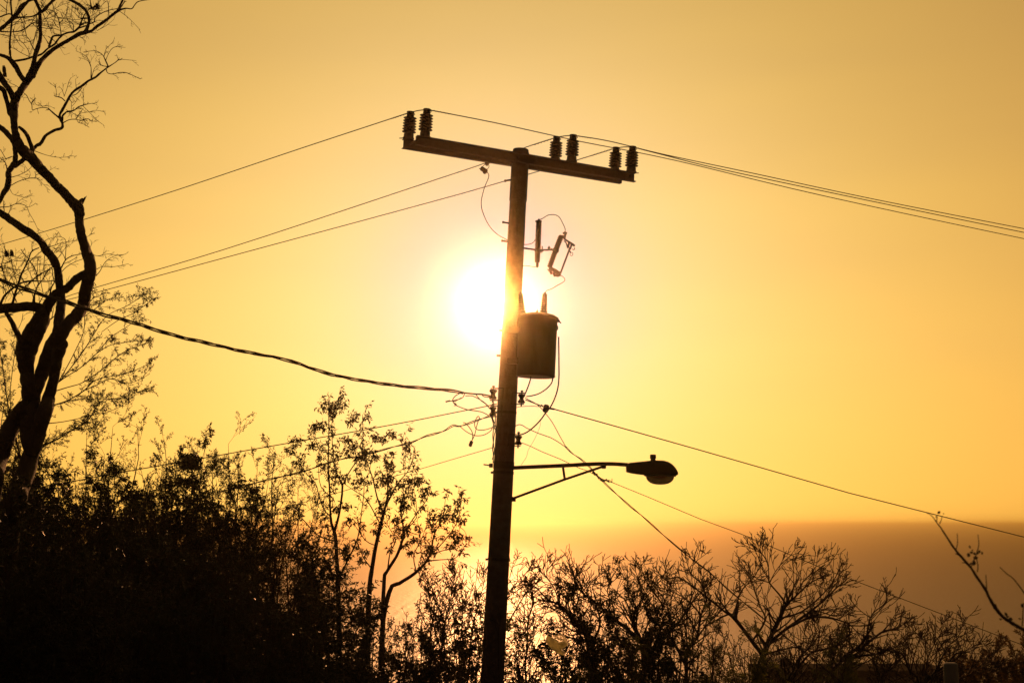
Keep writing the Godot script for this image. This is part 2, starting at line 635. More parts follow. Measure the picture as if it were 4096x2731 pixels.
# a bare conductor that hangs from its left span over two insulators into its right span
func conductor(label: String, left: Array, a: Vector3, b: Vector3, right: Array) -> void:
	var pts := []
	var out := left.duplicate()
	out.reverse()
	out = onward(out, 26.0)
	out.reverse()
	pts.append_array(smooth(out + [a], 5))
	pts.append_array([a.lerp(b, 0.5) + Vector3(0, 0.004, 0)])
	pts.append_array(smooth([b] + onward(right, 26.0), 5))
	var mb := MB.new()
	line(mb, pts, 0.0092, 6)
	var t := thing("conductor_wire", label, "wire", a, "bare conductors over the crossarm")
	obj("bare_wire", mb, M.wire, t)
	# preformed ties wound round the wire at both insulators
	for side in 2:
		mb = MB.new()
		var c: Vector3 = a if side == 0 else b
		var to: Vector3 = (left[left.size() - 1] - a).normalized() if side == 0 else (right[0] - b).normalized()
		var u := to.cross(Vector3.BACK).normalized()
		var w := to.cross(u)
		var coil := []
		for k in 40:
			coil.append(c + to * (0.02 + 0.0065 * k) + (u * cos(k * 1.1) + w * sin(k * 1.1)) * 0.0055)
		mb.tube(coil, fill(0.0022, 40), 4)
		obj("wire_tie", mb, M.wire, t)

func build_conductors() -> void:
	conductor("bare wire running left over the two leftmost insulators and behind the bare tree",
		[P(-500, 1110, 18.5), P(0, 978, 17.4), P(600, 794, 15.4), P(1200, 594, 13.5)], tops[0], tops[1],
		[Q(1, 900, 190, 12.6), Q(1, 1420, 304, 13.3), Q(1, 1700, 364, 13.7), P(2700, 641, 14.6), P(3300, 784, 15.6), P(4096, 954, 17.2), P(4500, 1034, 18.0)])
	conductor("bare wire over the middle insulator pair, clamped to a drooping jumper below the crossarm",
		[P(-200, 1318, 18.5), P(365, 1154, 16.9), P(900, 996, 15.3), Q(1, 400, 685, 14.2), Q(1, 840, 537, 13.5), Q(1, 1160, 412, 13.1)], tops[2], tops[3],
		[Q(1, 1900, 352, 13.0), Q(1, 2352, 462, 13.6), P(3000, 690, 14.8), P(3500, 797, 15.8), P(4096, 914, 17.0), P(4500, 990, 17.8)])
	conductor("bare wire over the two rightmost insulators, its left span passing behind the pole",
		[P(-200, 1318, 18.6), P(36, 1255, 17.9), P(362, 1175, 17.0), P(900, 1030, 15.5), Q(1, 400, 864, 14.6), Q(1, 1000, 694, 13.9), Q(1, 1620, 513, 13.3)], tops[4], tops[5],
		[Q(1, 2352, 467, 13.2), P(2900, 680, 14.2), P(3500, 807, 15.4), P(4096, 929, 16.7), P(4500, 1009, 17.5)])
	var t := thing("jumper_wire", "thin jumper wire hanging from a wire clamp under the crossarm to the pole's left side", "wire", Q(1, 850, 520, PD))
	var mb := MB.new()
	line(mb, path(1, [848, 612, 866, 640, 858, 680, 832, 740, 810, 820, 801, 880, 812, 950, 850, 1040, 900, 1112, 960, 1162, 1035, 1202], 13.3, PD), 0.008, 6)
	obj("insulated_wire", mb, M.cable, t)
	mb = MB.new()
	line(mb, path(1, [862, 545, 868, 570, 852, 590, 820, 590, 812, 572, 838, 545], 13.4), 0.006, 5)
	obj("bail_loop", mb, M.steel, t)
	mb = MB.new()
	var bs := Basis(Vector3.BACK, 0.9)
	mb.box(Q(1, 856, 535, 13.45), bs, Vector3(0.06, 0.036, 0.03), 0.006)
	mb.box(Q(1, 876, 525, 13.45), bs, Vector3(0.04, 0.02, 0.02), 0.004)
	mb.box(Q(1, 824, 598, 13.4), Basis(Vector3.BACK, -0.6), Vector3(0.075, 0.04, 0.03), 0.008)
	mb.box(Q(1, 832, 615, 13.4), bs, Vector3(0.036, 0.03, 0.024), 0.005)
	line(mb, [Q(1, 782, 583, 13.4), Q(1, 815, 597, 13.4)], 0.007, 6)
	obj("wire_clamp", mb, M.steel, t)

func ribbed(mb: MB, a: Vector3, b: Vector3, body: float, rib: float, count: int, sides := 18) -> void:
	var ax := b - a
	var L := ax.length()
	var prof := [[0.0, 0.0], [0.0, body]]
	for k in count:
		var y := L * k / count
		var s := L / count
		prof.append_array([[y + s * 0.2, body], [y + s * 0.45, rib], [y + s * 0.62, rib], [y + s * 0.85, body]])
	prof.append_array([[L, body], [L, 0.0]])
	mb.lathe(a, ax, prof, sides)

func build_arrester() -> void:
	var D := PD - 0.05
	var t := thing("surge_arrester", "upright slim ribbed surge arrester held on a bracket right of the pole", "surge arrester", Q(2, 625, 570, D))
	var mb := MB.new()
	ribbed(mb, Q(2, 630, 415, D), Q(2, 639, 178, D), 0.0235, 0.0285, 22)
	obj("ribbed_housing", mb, M.porcelain, t)
	mb = MB.new()
	mb.lathe(Q(2, 638, 182, D), axis, [[0.0, 0.024], [0.006, 0.029], [0.012, 0.027], [0.014, 0.009], [0.024, 0.009], [0.028, 0.004], [0.032, 0.0]], 14)
	mb.box(Q(2, 615, 178, D), Basis(Vector3.BACK, 0.4), Vector3(0.014, 0.014, 0.014), 0.003)
	obj("top_terminal", mb, M.steel, t)
	mb = MB.new()
	var lo := Q(2, 624, 572, D)
	var hi := Q(2, 629, 425, D)
	var L := (hi - lo).length()
	mb.lathe(lo, hi - lo, [[0.0, 0.0], [0.012, 0.007], [0.014, 0.013], [L * 0.33, 0.013], [L * 0.34, 0.018], [L * 0.36, 0.023], [L * 0.94, 0.025], [L * 0.96, 0.03], [L, 0.031], [L, 0.0]], 16)
	obj("lower_housing", mb, M.steel, t)
	mb = MB.new()
	line(mb, path(2, [505, 398, 516, 402, 605, 414, 660, 416, 700, 417, 752, 415], D), 0.016, 8)
	for e in [[667.0, 385.0, 667.0, 432.0], [724.0, 384.0, 724.0, 420.0]]:
		line(mb, [Q(2, e[0], e[1], D), Q(2, e[2], e[3], D)], 0.012, 6)
	for e in [[724.0, 402.0], [667.0, 420.0]]:
		mb.box(Q(2, e[0], e[1], D), Basis(), Vector3(0.026, 0.018, 0.026), 0.004)
	line(mb, [Q(2, 650, 437, D), Q(2, 669, 437, D)], 0.01, 6)
	obj("mounting_bracket", mb, M.steel, t)
	clip(t, "lead_wire", 2, [606, 330, 600, 346, 580, 362, 548, 371, 508, 371], D, 0.007, M.cable)
	clip(t, "ground_wire", 2, [620, 558, 585, 557, 560, 552, 530, 549, 497, 549], D, 0.0055, M.cable)

	t = thing("fuse_cutout", "tilted ribbed fuse cutout with a fuse tube and pull ring, right of the arrester", "fuse cutout", Q(2, 770, 430, D))
	mb = MB.new()
	ribbed(mb, Q(2, 728, 562, D), Q(2, 776, 428, D), 0.0195, 0.0265, 9)
	obj("porcelain_insulator", mb, M.porcelain, t)
	mb = MB.new()
	ribbed(mb, Q(2, 783, 412, D), Q(2, 824, 305, D), 0.021, 0.0275, 8)
	obj("porcelain_insulator", mb, M.porcelain, t)
	mb = MB.new()
	var tilt := Basis(Vector3.BACK, -0.36)
	mb.lathe(Q(2, 776, 432, D), tilt.y, [[0.0, 0.0], [0.0, 0.03], [0.022, 0.03], [0.022, 0.0]], 16)
	mb.box(Q(2, 755, 416, D), tilt, Vector3(0.04, 0.014, 0.02), 0.003)
	obj("middle_clamp", mb, M.steel, t)
	mb = MB.new()
	mb.box(Q(2, 835, 308, D), tilt * Basis(Vector3.BACK, 0.2), Vector3(0.066, 0.026, 0.03), 0.008)
	mb.box(Q(2, 858, 296, D), tilt, Vector3(0.02, 0.065, 0.018), 0.004)
	mb.box(Q(2, 852, 274, D), Basis(Vector3.BACK, 0.5), Vector3(0.03, 0.016, 0.016), 0.003)
	obj("metal_cap", mb, M.steel, t)
	mb = MB.new()
	line(mb, path(2, [850, 322, 875, 340, 905, 358, 932, 375], D), 0.017, 8)
	mb.box(Q(2, 922, 374, D), Basis(Vector3.BACK, -0.5), Vector3(0.045, 0.016, 0.02), 0.003)
	mb.box(Q(2, 888, 372, D), Basis(Vector3.BACK, -0.25), Vector3(0.02, 0.06, 0.018), 0.004)
	mb.box(Q(2, 908, 388, D), Basis(Vector3.BACK, -0.25), Vector3(0.016, 0.05, 0.016), 0.003)
	line(mb, path(2, [880, 402, 868, 360, 852, 340], D), 0.012, 6)
	obj("upper_contact", mb, M.steel, t)
	mb = MB.new()
	line(mb, path(2, [918, 410, 932, 415, 939, 406, 936, 398], D), 0.008, 6)
	obj("hook", mb, M.steel, t)
	mb = MB.new()
	var ring := []
	for k in 17:
		ring.append(Q(2, 912 + 12.0 * cos(TAU * k / 16.0), 452 + 14.0 * sin(TAU * k / 16.0), D))
	line(mb, ring, 0.0055, 6)
	line(mb, [Q(2, 896, 425, D), Q(2, 906, 440, D)], 0.012, 6)
	obj("pull_ring", mb, M.steel, t)
	mb = MB.new()
	mb.tube([Q(2, 819, 612, D), Q(2, 824, 600, D), Q(2, 892, 420, D), Q(2, 902, 396, D)], [0.011, 0.0085, 0.0085, 0.012], 12)
	obj("fuse_tube", mb, mat(0.6, Color(0.1, 0.07, 0.05)), t)
	mb = MB.new()
	for e in [[735.0, 578.0, 0.03, 0.02, -0.3], [762.0, 585.0, 0.05, 0.03, -0.5], [788.0, 602.0, 0.06, 0.035, -0.6], [806.0, 618.0, 0.035, 0.04, 0.0], [740.0, 605.0, 0.022, 0.035, 0.4], [768.0, 622.0, 0.022, 0.04, 0.3], [792.0, 632.0, 0.034, 0.02, -0.2]]:
		mb.box(Q(2, e[0], e[1], D + 0.01 * sin(e[0])), Basis(Vector3.BACK, e[4]), Vector3(e[2], e[3], 0.022), 0.004)
	line(mb, [Q(2, 728, 560, D), Q(2, 752, 590, D)], 0.02, 8)
	obj("lower_hinge", mb, M.steel, t)
	mb = MB.new()
	for k in 9:
		line(mb, [Q(2, 730, 586, D), Q(2, 706.0 + k * 2.0, 576.0 + k * 3.2, D + 0.01 * sin(k * 2.1))], 0.0026, 4)
	obj("frayed_strands", mb, M.wire, t)
	clip(t, "top_lead", 2, [648, 163, 668, 155, 690, 141, 715, 127, 742, 122, 770, 123, 795, 132, 815, 150, 832, 180, 852, 222, 859, 245, 857, 268], D, 0.0075, M.cable)

func build_transformer() -> void:
	var D := PD - 0.07
	var lo := Q(2, 611, 1479, D)
	var hi := Q(2, 632, 985, D)
	var t := thing("transformer", "grey cylindrical transformer tank with two bushings hung on the pole beside the sun", "transformer", lo)
	var ax := (hi - lo).normalized()
	var L := (hi - lo).length()
	var mb := MB.new()
	mb.lathe(lo, ax, [[0.0, 0.0], [0.0, 0.17], [0.006, 0.1765], [0.014, 0.1765], [0.018, 0.174], [L - 0.03, 0.176], [L, 0.177], [L, 0.0]], 48)
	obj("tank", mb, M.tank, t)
	mb = MB.new()
	mb.lathe(lo + ax * (L - 0.012), ax, [[0.0, 0.178], [0.0, 0.186], [0.014, 0.187], [0.02, 0.178], [0.038, 0.15], [0.05, 0.1], [0.056, 0.05], [0.057, 0.0]], 48)
	obj("lid", mb, M.tank, t)
	for e in [[678.0, 950.0, 690.0, 772.0, 0.034], [498.0, 948.0, 484.0, 770.0, 0.034]]:
		mb = MB.new()
		var a := Q(2, e[0], e[1], D - 0.02)
		var b := Q(2, e[2], e[3], D - 0.02)
		var h := (b - a).length()
		var prof := [[0.0, 0.0], [0.0, 0.036], [0.012, 0.034]]
		for k in 7:
			var y := 0.014 + (h - 0.06) * k / 7.0
			var s := (h - 0.06) / 7.0
			var r: float = e[4] + 0.003 - 0.0022 * k
			prof.append_array([[y + s * 0.15, 0.023], [y + s * 0.35, r], [y + s * 0.55, r], [y + s * 0.9, 0.022]])
		prof.append_array([[h - 0.042, 0.021], [h - 0.03, 0.02], [h - 0.028, 0.024], [h - 0.016, 0.02], [h - 0.012, 0.012], [h, 0.009], [h + 0.004, 0.0]])
		mb.lathe(a, b - a, prof, 20)
		obj("bushing", mb, M.porcelain, t)
	mb = MB.new()
	mb.box(Q(2, 625, 932, D), Basis(), Vector3(0.02, 0.012, 0.02), 0.003)
	line(mb, [Q(2, 625, 935, D), Q(2, 625, 912, D)], 0.006, 6)
	obj("lid_bolt", mb, M.steel, t)
	mb = MB.new()
	mb.box(Q(2, 800, 1012, D), Basis(Vector3.BACK, 0.2), Vector3(0.03, 0.022, 0.02), 0.005)
	line(mb, [Q(2, 795, 1005, D), Q(2, 826, 1030, D)], 0.012, 8)
	line(mb, path(2, [790, 1048, 797, 1065, 794, 1088], D), 0.011, 6)
	obj("side_terminal", mb, M.steel, t)
	for y in [0.14, 0.42]:
		mb = MB.new()
		var c: Vector3 = lo + ax * y
		var p: Vector3 = c + Vector3(-0.2, 0, 0.02)
		mb.box(p, Basis(Vector3.RIGHT, ax, Vector3.BACK), Vector3(0.12, 0.05, 0.09), 0.006)
		obj("hanger_bracket", mb, M.steel, t)
	clip(t, "feed_wire", 2, [822, 630, 842, 642, 856, 660, 852, 678, 830, 694, 795, 712, 760, 734, 735, 746, 710, 754, 694, 770], D, 0.0065, M.cable)
	mb = MB.new()
	line(mb, path(3, [1144, -220, 1146, 0, 1146, 120, 1138, 210, 1116, 290, 1082, 365, 1050, 410, 1030, 432, 1000, 476, 960, 522, 920, 560, 880, 590, 840, 610, 800, 621], D), 0.0125, 8)
	obj("lead_cable", mb, M.cable, t)
	mb = MB.new()
	line(mb, path(3, [906, 120, 900, 150, 882, 205, 862, 255, 848, 282], D), 0.012, 8)
	obj("lead_cable", mb, M.cable, t)
	mb = MB.new()
	line(mb, path(3, [1094, 122, 1090, 155, 1076, 185, 1046, 218, 1010, 245, 965, 269, 910, 284, 866, 290], D), 0.011, 8)
	line(mb, path(3, [1090, 140, 1082, 178, 1050, 212], D + 0.01), 0.009, 6)
	obj("lead_cable", mb, M.cable, t)

func build_street_lamp() -> void:
	var D := PD - 0.02
	var t := thing("street_lamp", "street lamp on a braced arm reaching right from the pole below the transformer", "street lamp", Q(3, 750, 900, D))
	var mb := MB.new()
	var arm := path(3, [735, 901, 900, 893, 1200, 880, 1400, 869, 1540, 866, 1640, 868, 1760, 877], D)
	mb.tube(arm, fill(0.0175, arm.size()), 14)
	obj("arm", mb, M.steel, t)
	mb = MB.new()
	line(mb, [Q(3, 752, 1162, D), Q(3, 1190, 1001, D), Q(3, 1525, 888, D)], 0.022, 10)
	obj("brace", mb, M.steel, t)
	mb = MB.new()
	line(mb, [Q(3, 1180, 888, D), Q(3, 1196, 1000, D)], 0.022, 8)
	obj("strut", mb, M.steel, t)
	mb = MB.new()
	mb.box(Q(3, 1530, 892, D), Basis(), Vector3(0.04, 0.032, 0.03), 0.006)
	obj("brace_clamp", mb, M.steel, t)
	mb = MB.new()
	mb.box(Q(3, 750, 1168, D), Basis(), Vector3(0.018, 0.042, 0.06), 0.003)
	mb.box(Q(3, 766, 1174, D), Basis(), Vector3(0.022, 0.03, 0.008), 0.003)
	obj("brace_foot", mb, M.steel, t)
	mb = MB.new()
	var r := pole_r(1861) + 0.004
	mb.lathe(pole_at(1861) - axis * 0.033, axis, [[0.0, r - 0.005], [0.0, r], [0.066, r], [0.066, r - 0.005]], 32)
	mb.box(Q(3, 564, 880, PD), Basis(Vector3.RIGHT, axis, Vector3.BACK), Vector3(0.034, 0.036, 0.05), 0.004)
	mb.box(Q(3, 748, 901, PD), Basis(Vector3.RIGHT, axis, Vector3.BACK), Vector3(0.022, 0.06, 0.07), 0.004)
	line(mb, [Q(3, 500, 871, PD), Q(3, 560, 880, PD)], 0.012, 8)
	obj("pole_clamp", mb, M.steel, t)
	# the lamp head: cross sections along its length
	var secs := [[1722, 884, 936, 0.034], [1735, 862, 940, 0.05], [1755, 856, 946, 0.058], [1810, 850, 955, 0.07], [1870, 844, 962, 0.082], [1930, 838, 967, 0.095], [1990, 835, 970, 0.102], [2040, 837, 972, 0.104], [2075, 846, 972, 0.1], [2105, 862, 971, 0.094], [2130, 884, 969, 0.084], [2148, 908, 967, 0.07], [2160, 930, 962, 0.052], [2163, 938, 955, 0.04]]
	mb = MB.new()
	var first := 0
	var sides := 24
	for s in secs:
		var top := Q(3, s[0], s[1], D)
		var bot := Q(3, s[0], s[2], D)
		for k in sides:
			var a := TAU * k / sides
			var up := cos(a)
			var w := sin(a)
			# a flat belly and a domed back
			var y := (up * 0.5 + 0.5) if up > 0.0 else 0.5 + 0.5 * signf(up) * pow(absf(up), 0.35)
			mb.v.append(bot.lerp(top, y) + Vector3(0, 0, s[3] * signf(w) * pow(absf(w), 0.8)))
			mb.n.append(Vector3(0, up, w))
			mb.t.append(Vector2.ZERO)
	for s in secs.size() - 1:
		for k in sides:
			var a := first + s * sides + k
			var b := first + s * sides + (k + 1) % sides
			mb.i.append_array([a, b, a + sides, b, b + sides, a + sides])
	for e in [0, secs.size() - 1]:
		var c := mb.v.size()
		var mid := Vector3.ZERO
		for k in sides:
			mid += mb.v[e * sides + k] / sides
		mb.v.append(mid)
		mb.n.append(Vector3.LEFT if e == 0 else Vector3.RIGHT)
		mb.t.append(Vector2.ZERO)
		for k in sides:
			var p: int = e * sides + k
			var q2: int = e * sides + (k + 1) % sides
			if e == 0:
				mb.i.append_array([c, q2, p])
			else:
				mb.i.append_array([c, p, q2])
	var head := obj("lamp_head", mb, M.lamp_paint, t)
	mb = MB.new()
	var ringp := []
	var c0 := Q(3, 2012, 968, D)
	for k in 33:
		var a := TAU * k / 32.0
		ringp.append(c0 + Vector3(cos(a) * 0.137, -0.002 * cos(a), sin(a) * 0.1))
	mb.tube(ringp, fill(0.006, 33), 6)
	obj("lens_ring", mb, M.steel, head)
	# prismatic refractor: a ribbed bowl of glass
	mb = MB.new()
	var rows := 26
	var cols := 48
	for i in rows + 1:
		var f := float(i) / rows
		var rr := cos(f * PI * 0.5) if i < rows else 0.0
		rr = pow(rr, 0.8)
		var dep := sin(f * PI * 0.5) * 0.075
		for k in cols + 1:
			var a := TAU * k / cols
			var wob := 1.0 - 0.012 * (i % 2) - 0.01 * (k % 2) * float(f < 0.5)
			mb.v.append(c0 + Vector3(cos(a) * 0.127 * rr * wob, -0.004 - dep, sin(a) * 0.093 * rr * wob))
			mb.n.append(Vector3.DOWN)
			mb.t.append(Vector2.ZERO)
	for i in rows:
		for k in cols:
			var a := i * (cols + 1) + k
			var b := a + cols + 1
			mb.i.append_array([a, b, a + 1, a + 1, b, b + 1])
	var st := SurfaceTool.new()
	st.create_from_arrays([mb.v, null, null, null, mb.t, null, null, null, null, null, null, null, mb.i])
	st.generate_normals()
	var lens := MeshInstance3D.new()
	lens.name = "glass_lens"
	lens.mesh = st.commit()
	lens.position = -t.position
	lens.material_override = M.lens
	t.add_child(lens, true)
	mb = MB.new()
	mb.tube([Q(3, 1940, 962, D), Q(3, 1990, 975, D), Q(3, 2060, 985, D)], [0.012, 0.02, 0.016], 10)
	obj("bulb", mb, M.glass_bulb, t)
	mb = MB.new()
	mb.lathe(Q(3, 1952, 842, D), Vector3.UP, [[0.0, 0.024], [0.012, 0.024], [0.014, 0.021], [0.02, 0.021], [0.021, 0.028], [0.046, 0.027], [0.056, 0.026], [0.059, 0.02], [0.06, 0.0]], 20)
	obj("photocell", mb, M.cable, t)

# ------------------------------------------------------------------ low cables
# strands laid round a common path
func twisted(pts: Array, dia: float, strands: int, pitch: float, spread: float) -> MB:
	var mb := MB.new()
	var dense := smooth(pts, 6)
	for s in strands:
		var out := []
		var run := 0.0
		for k in dense.size():
			if k > 0:
				run += (dense[k] - dense[k - 1]).length()
			var d: Vector3 = (dense[mini(k + 1, dense.size() - 1)] - dense[maxi(k - 1, 0)]).normalized()
			var u := d.cross(Vector3.BACK).normalized()
			var w := d.cross(u)
			var a := TAU * (run / pitch + float(s) / strands) + 0.6 * sin(run * 1.7 + s)
			out.append(dense[k] + (u * cos(a) + w * sin(a)) * spread * (1.0 + 0.35 * sin(run * 2.3 + s * 2.0)))
		mb.tube(out, fill(dia * 0.5, out.size()), 6)
	return mb

func build_cables() -> void:
	var t := thing("twisted_cable", "thick twisted power cable sagging from the left edge across the tree to the pole", "cable", Q(3, 560, 290, PD))
	var pts := [P(-2600, 150, 4.6), P(-1200, 660, 6.2), P(-300, 1010, 8.0), P(-100, 1082, 8.4), P(0, 1120, 8.6)] + path(0, [69, 1145, 194, 1187, 265, 1210, 347, 1240, 408, 1258, 525, 1286, 600, 1311], 8.75, 10.0, 1) + [P(720, 1349, 10.2), P(905, 1390, 10.6), P(1130, 1437, 11.0), P(1324, 1496, 11.4), P(1567, 1541, 11.9), P(1742, 1555, 12.2), Q(3, 240, 240, 12.4), Q(3, 330, 262, 12.45)]
	obj("strand", twisted(pts, 0.0115, 3, 0.8, 0.0098), M.cable, t)
	var mb := MB.new()
	line(mb, path(3, [310, 255, 360, 262, 430, 268, 490, 272, 560, 285], 12.45, PD - 0.05), 0.014, 8)
	line(mb, path(3, [480, 268, 500, 288, 530, 296, 560, 290], 12.5), 0.009, 6)
	obj("dead_end_grip", mb, M.cable, t)
	for e in [[340, 263, 322, 298, 280, 316, 240, 325, 175, 336], [300, 262, 258, 286, 236, 322, 250, 350, 280, 372, 360, 402, 430, 412, 490, 424, 545, 452], [432, 270, 480, 325, 520, 355, 556, 398], [345, 285, 400, 284, 440, 300, 500, 335, 545, 375], [310, 300, 280, 318, 235, 335]]:
		clip(t, "loose_tail", 3, e, 12.45, 0.0085, M.cable)
	mb = MB.new()
	line(mb, [Q(3, 175, 336, 12.45), Q(3, 215, 325, 12.45)], 0.013, 6)
	line(mb, [Q(3, 234, 334, 12.45), Q(3, 270, 322, 12.45)], 0.013, 6)
	for k in 5:
		line(mb, [Q(3, 258, 350, 12.45), Q(3, 246.0 + k * 6.0, 374, 12.45)], 0.0025, 4)
	line(mb, [Q(3, 250, 345, 12.45), Q(3, 268, 364, 12.45)], 0.016, 6)
	obj("taped_end", mb, M.cable, t)

	t = thing("wire", "single wire sloping down left from the pole through the crown of the leafy tree", "wire", Q(3, 590, 358, PD))
	mb = MB.new()
	line(mb, path(3, [612, 354, 500, 378, 350, 408, 0, 478], 12.5, 13.3, 2) + path(0, [1560, 1700, 1400, 1729, 1100, 1781, 800, 1834, 500, 1886, 100, 1960, -400, 2050, -1400, 2190], 13.2, 11.6, 2), 0.009, 6)
	obj("insulated_wire", mb, M.cable, t)

	t = thing("twisted_cable", "thin twisted cable sloping down left from the pole into the dark shrubs", "cable", Q(3, 560, 460, PD))
	pts = path(3, [560, 456, 430, 500, 300, 542, 240, 540, 160, 585, 60, 614], 12.5, 12.9, 1) + path(0, [1700, 1745, 1640, 1772, 1560, 1790, 1440, 1826, 1390, 1830, 1300, 1855, 1230, 1880, 1100, 1912, 900, 1962, 746, 2008, 400, 2100, 0, 2200, -900, 2360], 12.9, 10.6, 1)
	obj("strand", twisted(pts, 0.0082, 2, 0.5, 0.0055), M.cable, t)
	for e in [[300, 545, 330, 572, 370, 600, 430, 624, 490, 622, 540, 600, 570, 572, 577, 545], [325, 515, 345, 518, 385, 562, 406, 605, 406, 650, 396, 680], [398, 675, 425, 615, 440, 550, 455, 500, 466, 475, 456, 459, 440, 475, 424, 520, 430, 555, 448, 573, 490, 578, 530, 570, 572, 556]]:
		clip(t, "slack_loop", 3, e, 12.48, 0.0075, M.cable)
	mb = MB.new()
	mb.box(Q(3, 392, 694, 12.48), Basis(Vector3.BACK, -0.35), Vector3(0.03, 0.052, 0.03), 0.007)
	obj("connector", mb, M.cable, t)

	t = thing("wire", "thinnest wire running down left from the pole above the street lamp clamp", "wire", Q(3, 580, 728, PD))
	mb = MB.new()
	line(mb, path(3, [590, 724, 400, 780, 200, 838, 0, 898], 12.5, 13.0, 2) + path(0, [1500, 1926, 1300, 1985, 1000, 2068, 700, 2150, 200, 2260, -600, 2400], 13.0, 11.6, 2), 0.006, 5)
	obj("thin_wire", mb, M.cable, t)

	t = thing("wire", "insulated wire sloping straight from a splice box right of the pole to the right edge", "wire", Q(3, 860, 310, PD))
	mb = MB.new()
	line(mb, path(3, [860, 318, 930, 345, 985, 366, 1040, 384, 1110, 399], 12.5, 12.7, 2) + path(3, [1400, 480, 1800, 592, 2352, 748], 13.0, 14.0, 2) + [P(3400, 1972, 15.2), P(4096, 2147, 16.8)] + onward([P(4500, 2252, 17.8), P(4900, 2352, 18.8)], 22.0), 0.0105, 6)
	obj("insulated_wire", mb, M.cable, t)
	mb = MB.new()
	mb.box(Q(3, 1034, 393, 12.6), Basis(Vector3.BACK, -0.25), Vector3(0.05, 0.07, 0.04), 0.01)
	line(mb, [Q(3, 1060, 390, 12.65), Q(3, 1108, 399, 12.65)], 0.017, 8)
	line(mb, path(3, [985, 375, 1000, 362, 1006, 380], 12.6), 0.01, 6)
	obj("splice_box", mb, M.cable, t)

	t = thing("drop_cable", "twisted pair drop cable crossing behind the lamp arm down into the right bare shrubs", "cable", Q(3, 850, 300, PD))
	pts = path(3, [856, 300, 900, 325, 950, 352, 1000, 396, 1030, 432, 1090, 512, 1150, 622, 1210, 728], 12.7, 12.9, 1)
	mb = MB.new()
	line(mb, smooth(pts, 4), 0.0075, 6)
	obj("single_strand", mb, M.cable, t)
	mb = MB.new()
	line(mb, path(3, [765, 548, 790, 534, 812, 530, 840, 540, 872, 560, 960, 600, 1020, 622, 1082, 645, 1150, 685, 1210, 728], 12.7, 12.9), 0.0075, 6)
	obj("single_strand", mb, M.cable, t)
	pts = path(3, [1205, 722, 1260, 775, 1330, 822, 1400, 885, 1460, 950, 1520, 1012, 1600, 1088, 1750, 1225, 1860, 1312, 1950, 1392], 12.9, 12.7, 1) + path(0, [2665, 2150, 2748, 2219, 2843, 2293, 2930, 2371, 3200, 2593, 3299, 2673, 3500, 2835], 12.6, 12.2, 1)
	obj("twisted_strand", twisted(pts, 0.0068, 2, 0.55, 0.0045), M.cable, t)
	mb = MB.new()
	for e in [[1440, 940], [1452, 955], [1470, 958], [1490, 985], [1512, 1008], [1530, 1012], [1550, 1004], [1570, 1016]]:
		mb.box(Q(3, e[0], e[1], 13.2), Basis(Vector3.BACK, e[0] * 0.7), Vector3(0.022, 0.016, 0.014), 0.003)
	line(mb, path(3, [1460, 950, 1490, 1000, 1540, 1012, 1575, 1005, 1600, 1022], 13.2), 0.006, 5)
	line(mb, path(3, [1480, 975, 1530, 1000, 1580, 1020], 13.21), 0.006, 5)
	line(mb, [Q(3, 1600, 992, 13.2), Q(3, 1600, 1028, 13.2)], 0.007, 5)
	obj("wrapped_joint", mb, M.cable, t)

	t = thing("wire", "thin wire from the lower spool insulator crossing the lamp arm to the right edge", "wire", Q(3, 830, 690, PD))
	mb = MB.new()
	line(mb, path(3, [828, 686, 900, 714, 1010, 766, 1150, 822, 1230, 860, 1320, 902, 1400, 930, 1470, 970, 1540, 1008, 1605, 1026], 12.6, 13.1, 2) + path(3, [1900, 1146, 2352, 1336], 12.9, 12.5, 1) + [P(2964, 2135, 12.3), P(3299, 2276, 12.0), P(4096, 2581, 11.5), P(4400, 2690, 11.3), P(5200, 2960, 10.9)], 0.0065, 5)
	obj("thin_wire", mb, M.cable, t)

	t = thing("loose_wire", "hair thin loose wire drooping from the transformer lead down to the lamp arm", "wire", Q(3, 980, 500, PD))
	mb = MB.new()
	line(mb, path(3, [990, 496, 984, 545, 958, 610, 926, 675, 885, 745, 868, 805, 840, 850, 818, 880], 12.5), 0.0028, 4)
	obj("thin_wire", mb, M.wire, t)
	t = thing("loose_wire", "short slack wire bridging the pole and the splice box", "wire", Q(3, 780, 380, PD))
	mb = MB.new()
	line(mb, path(3, [770, 390, 800, 380, 850, 374, 920, 373, 985, 376], 12.5), 0.006, 5)
	obj("thin_wire", mb, M.cable, t)
	t = thing("riser_wires", "bundle of thin cables running down the pole's left edge to the lamp clamp", "cable", Q(3, 585, 600, PD))
	for e in [[586, 330, 578, 380, 572, 430, 580, 480, 600, 530, 606, 570, 592, 620, 584, 680, 578, 730, 584, 790, 582, 860], [566, 400, 570, 450, 582, 500, 586, 560, 580, 630, 586, 700, 592, 760, 576, 830], [555, 440, 572, 480, 590, 540, 600, 575], [596, 380, 604, 460, 598, 545]]:
		clip(t, "riser_wire", 3, e, 12.52, 0.009, M.cable)

	spool(Q(3, 582, 272, 12.5), 1.05, -1.0, "spool insulator left of the pole at the end of the thick twisted cable")
	spool(Q(3, 580, 416, 12.5), 0.95, -1.0, "spool insulator left of the pole, below the one with the thick cable")
	spool(Q(3, 826, 308, 12.5), 1.0, 1.0, "spool insulator right of the pole under the transformer")
	spool(Q(3, 798, 664, 12.5), 1.0, 1.0, "spool insulator right of the pole just above the street lamp arm")

# ------------------------------------------------------------------ trees and shrubs
# depth of the bare tree: a rolling sheet, so that limbs meet where they cross
func tree_dist(x: float, y: float) -> float:
	return DT + 0.55 * field.get_noise_2d(x * 0.0022, y * 0.0022) + 0.25 * field.get_noise_2d(x * 0.006 + 40.0, y * 0.006)

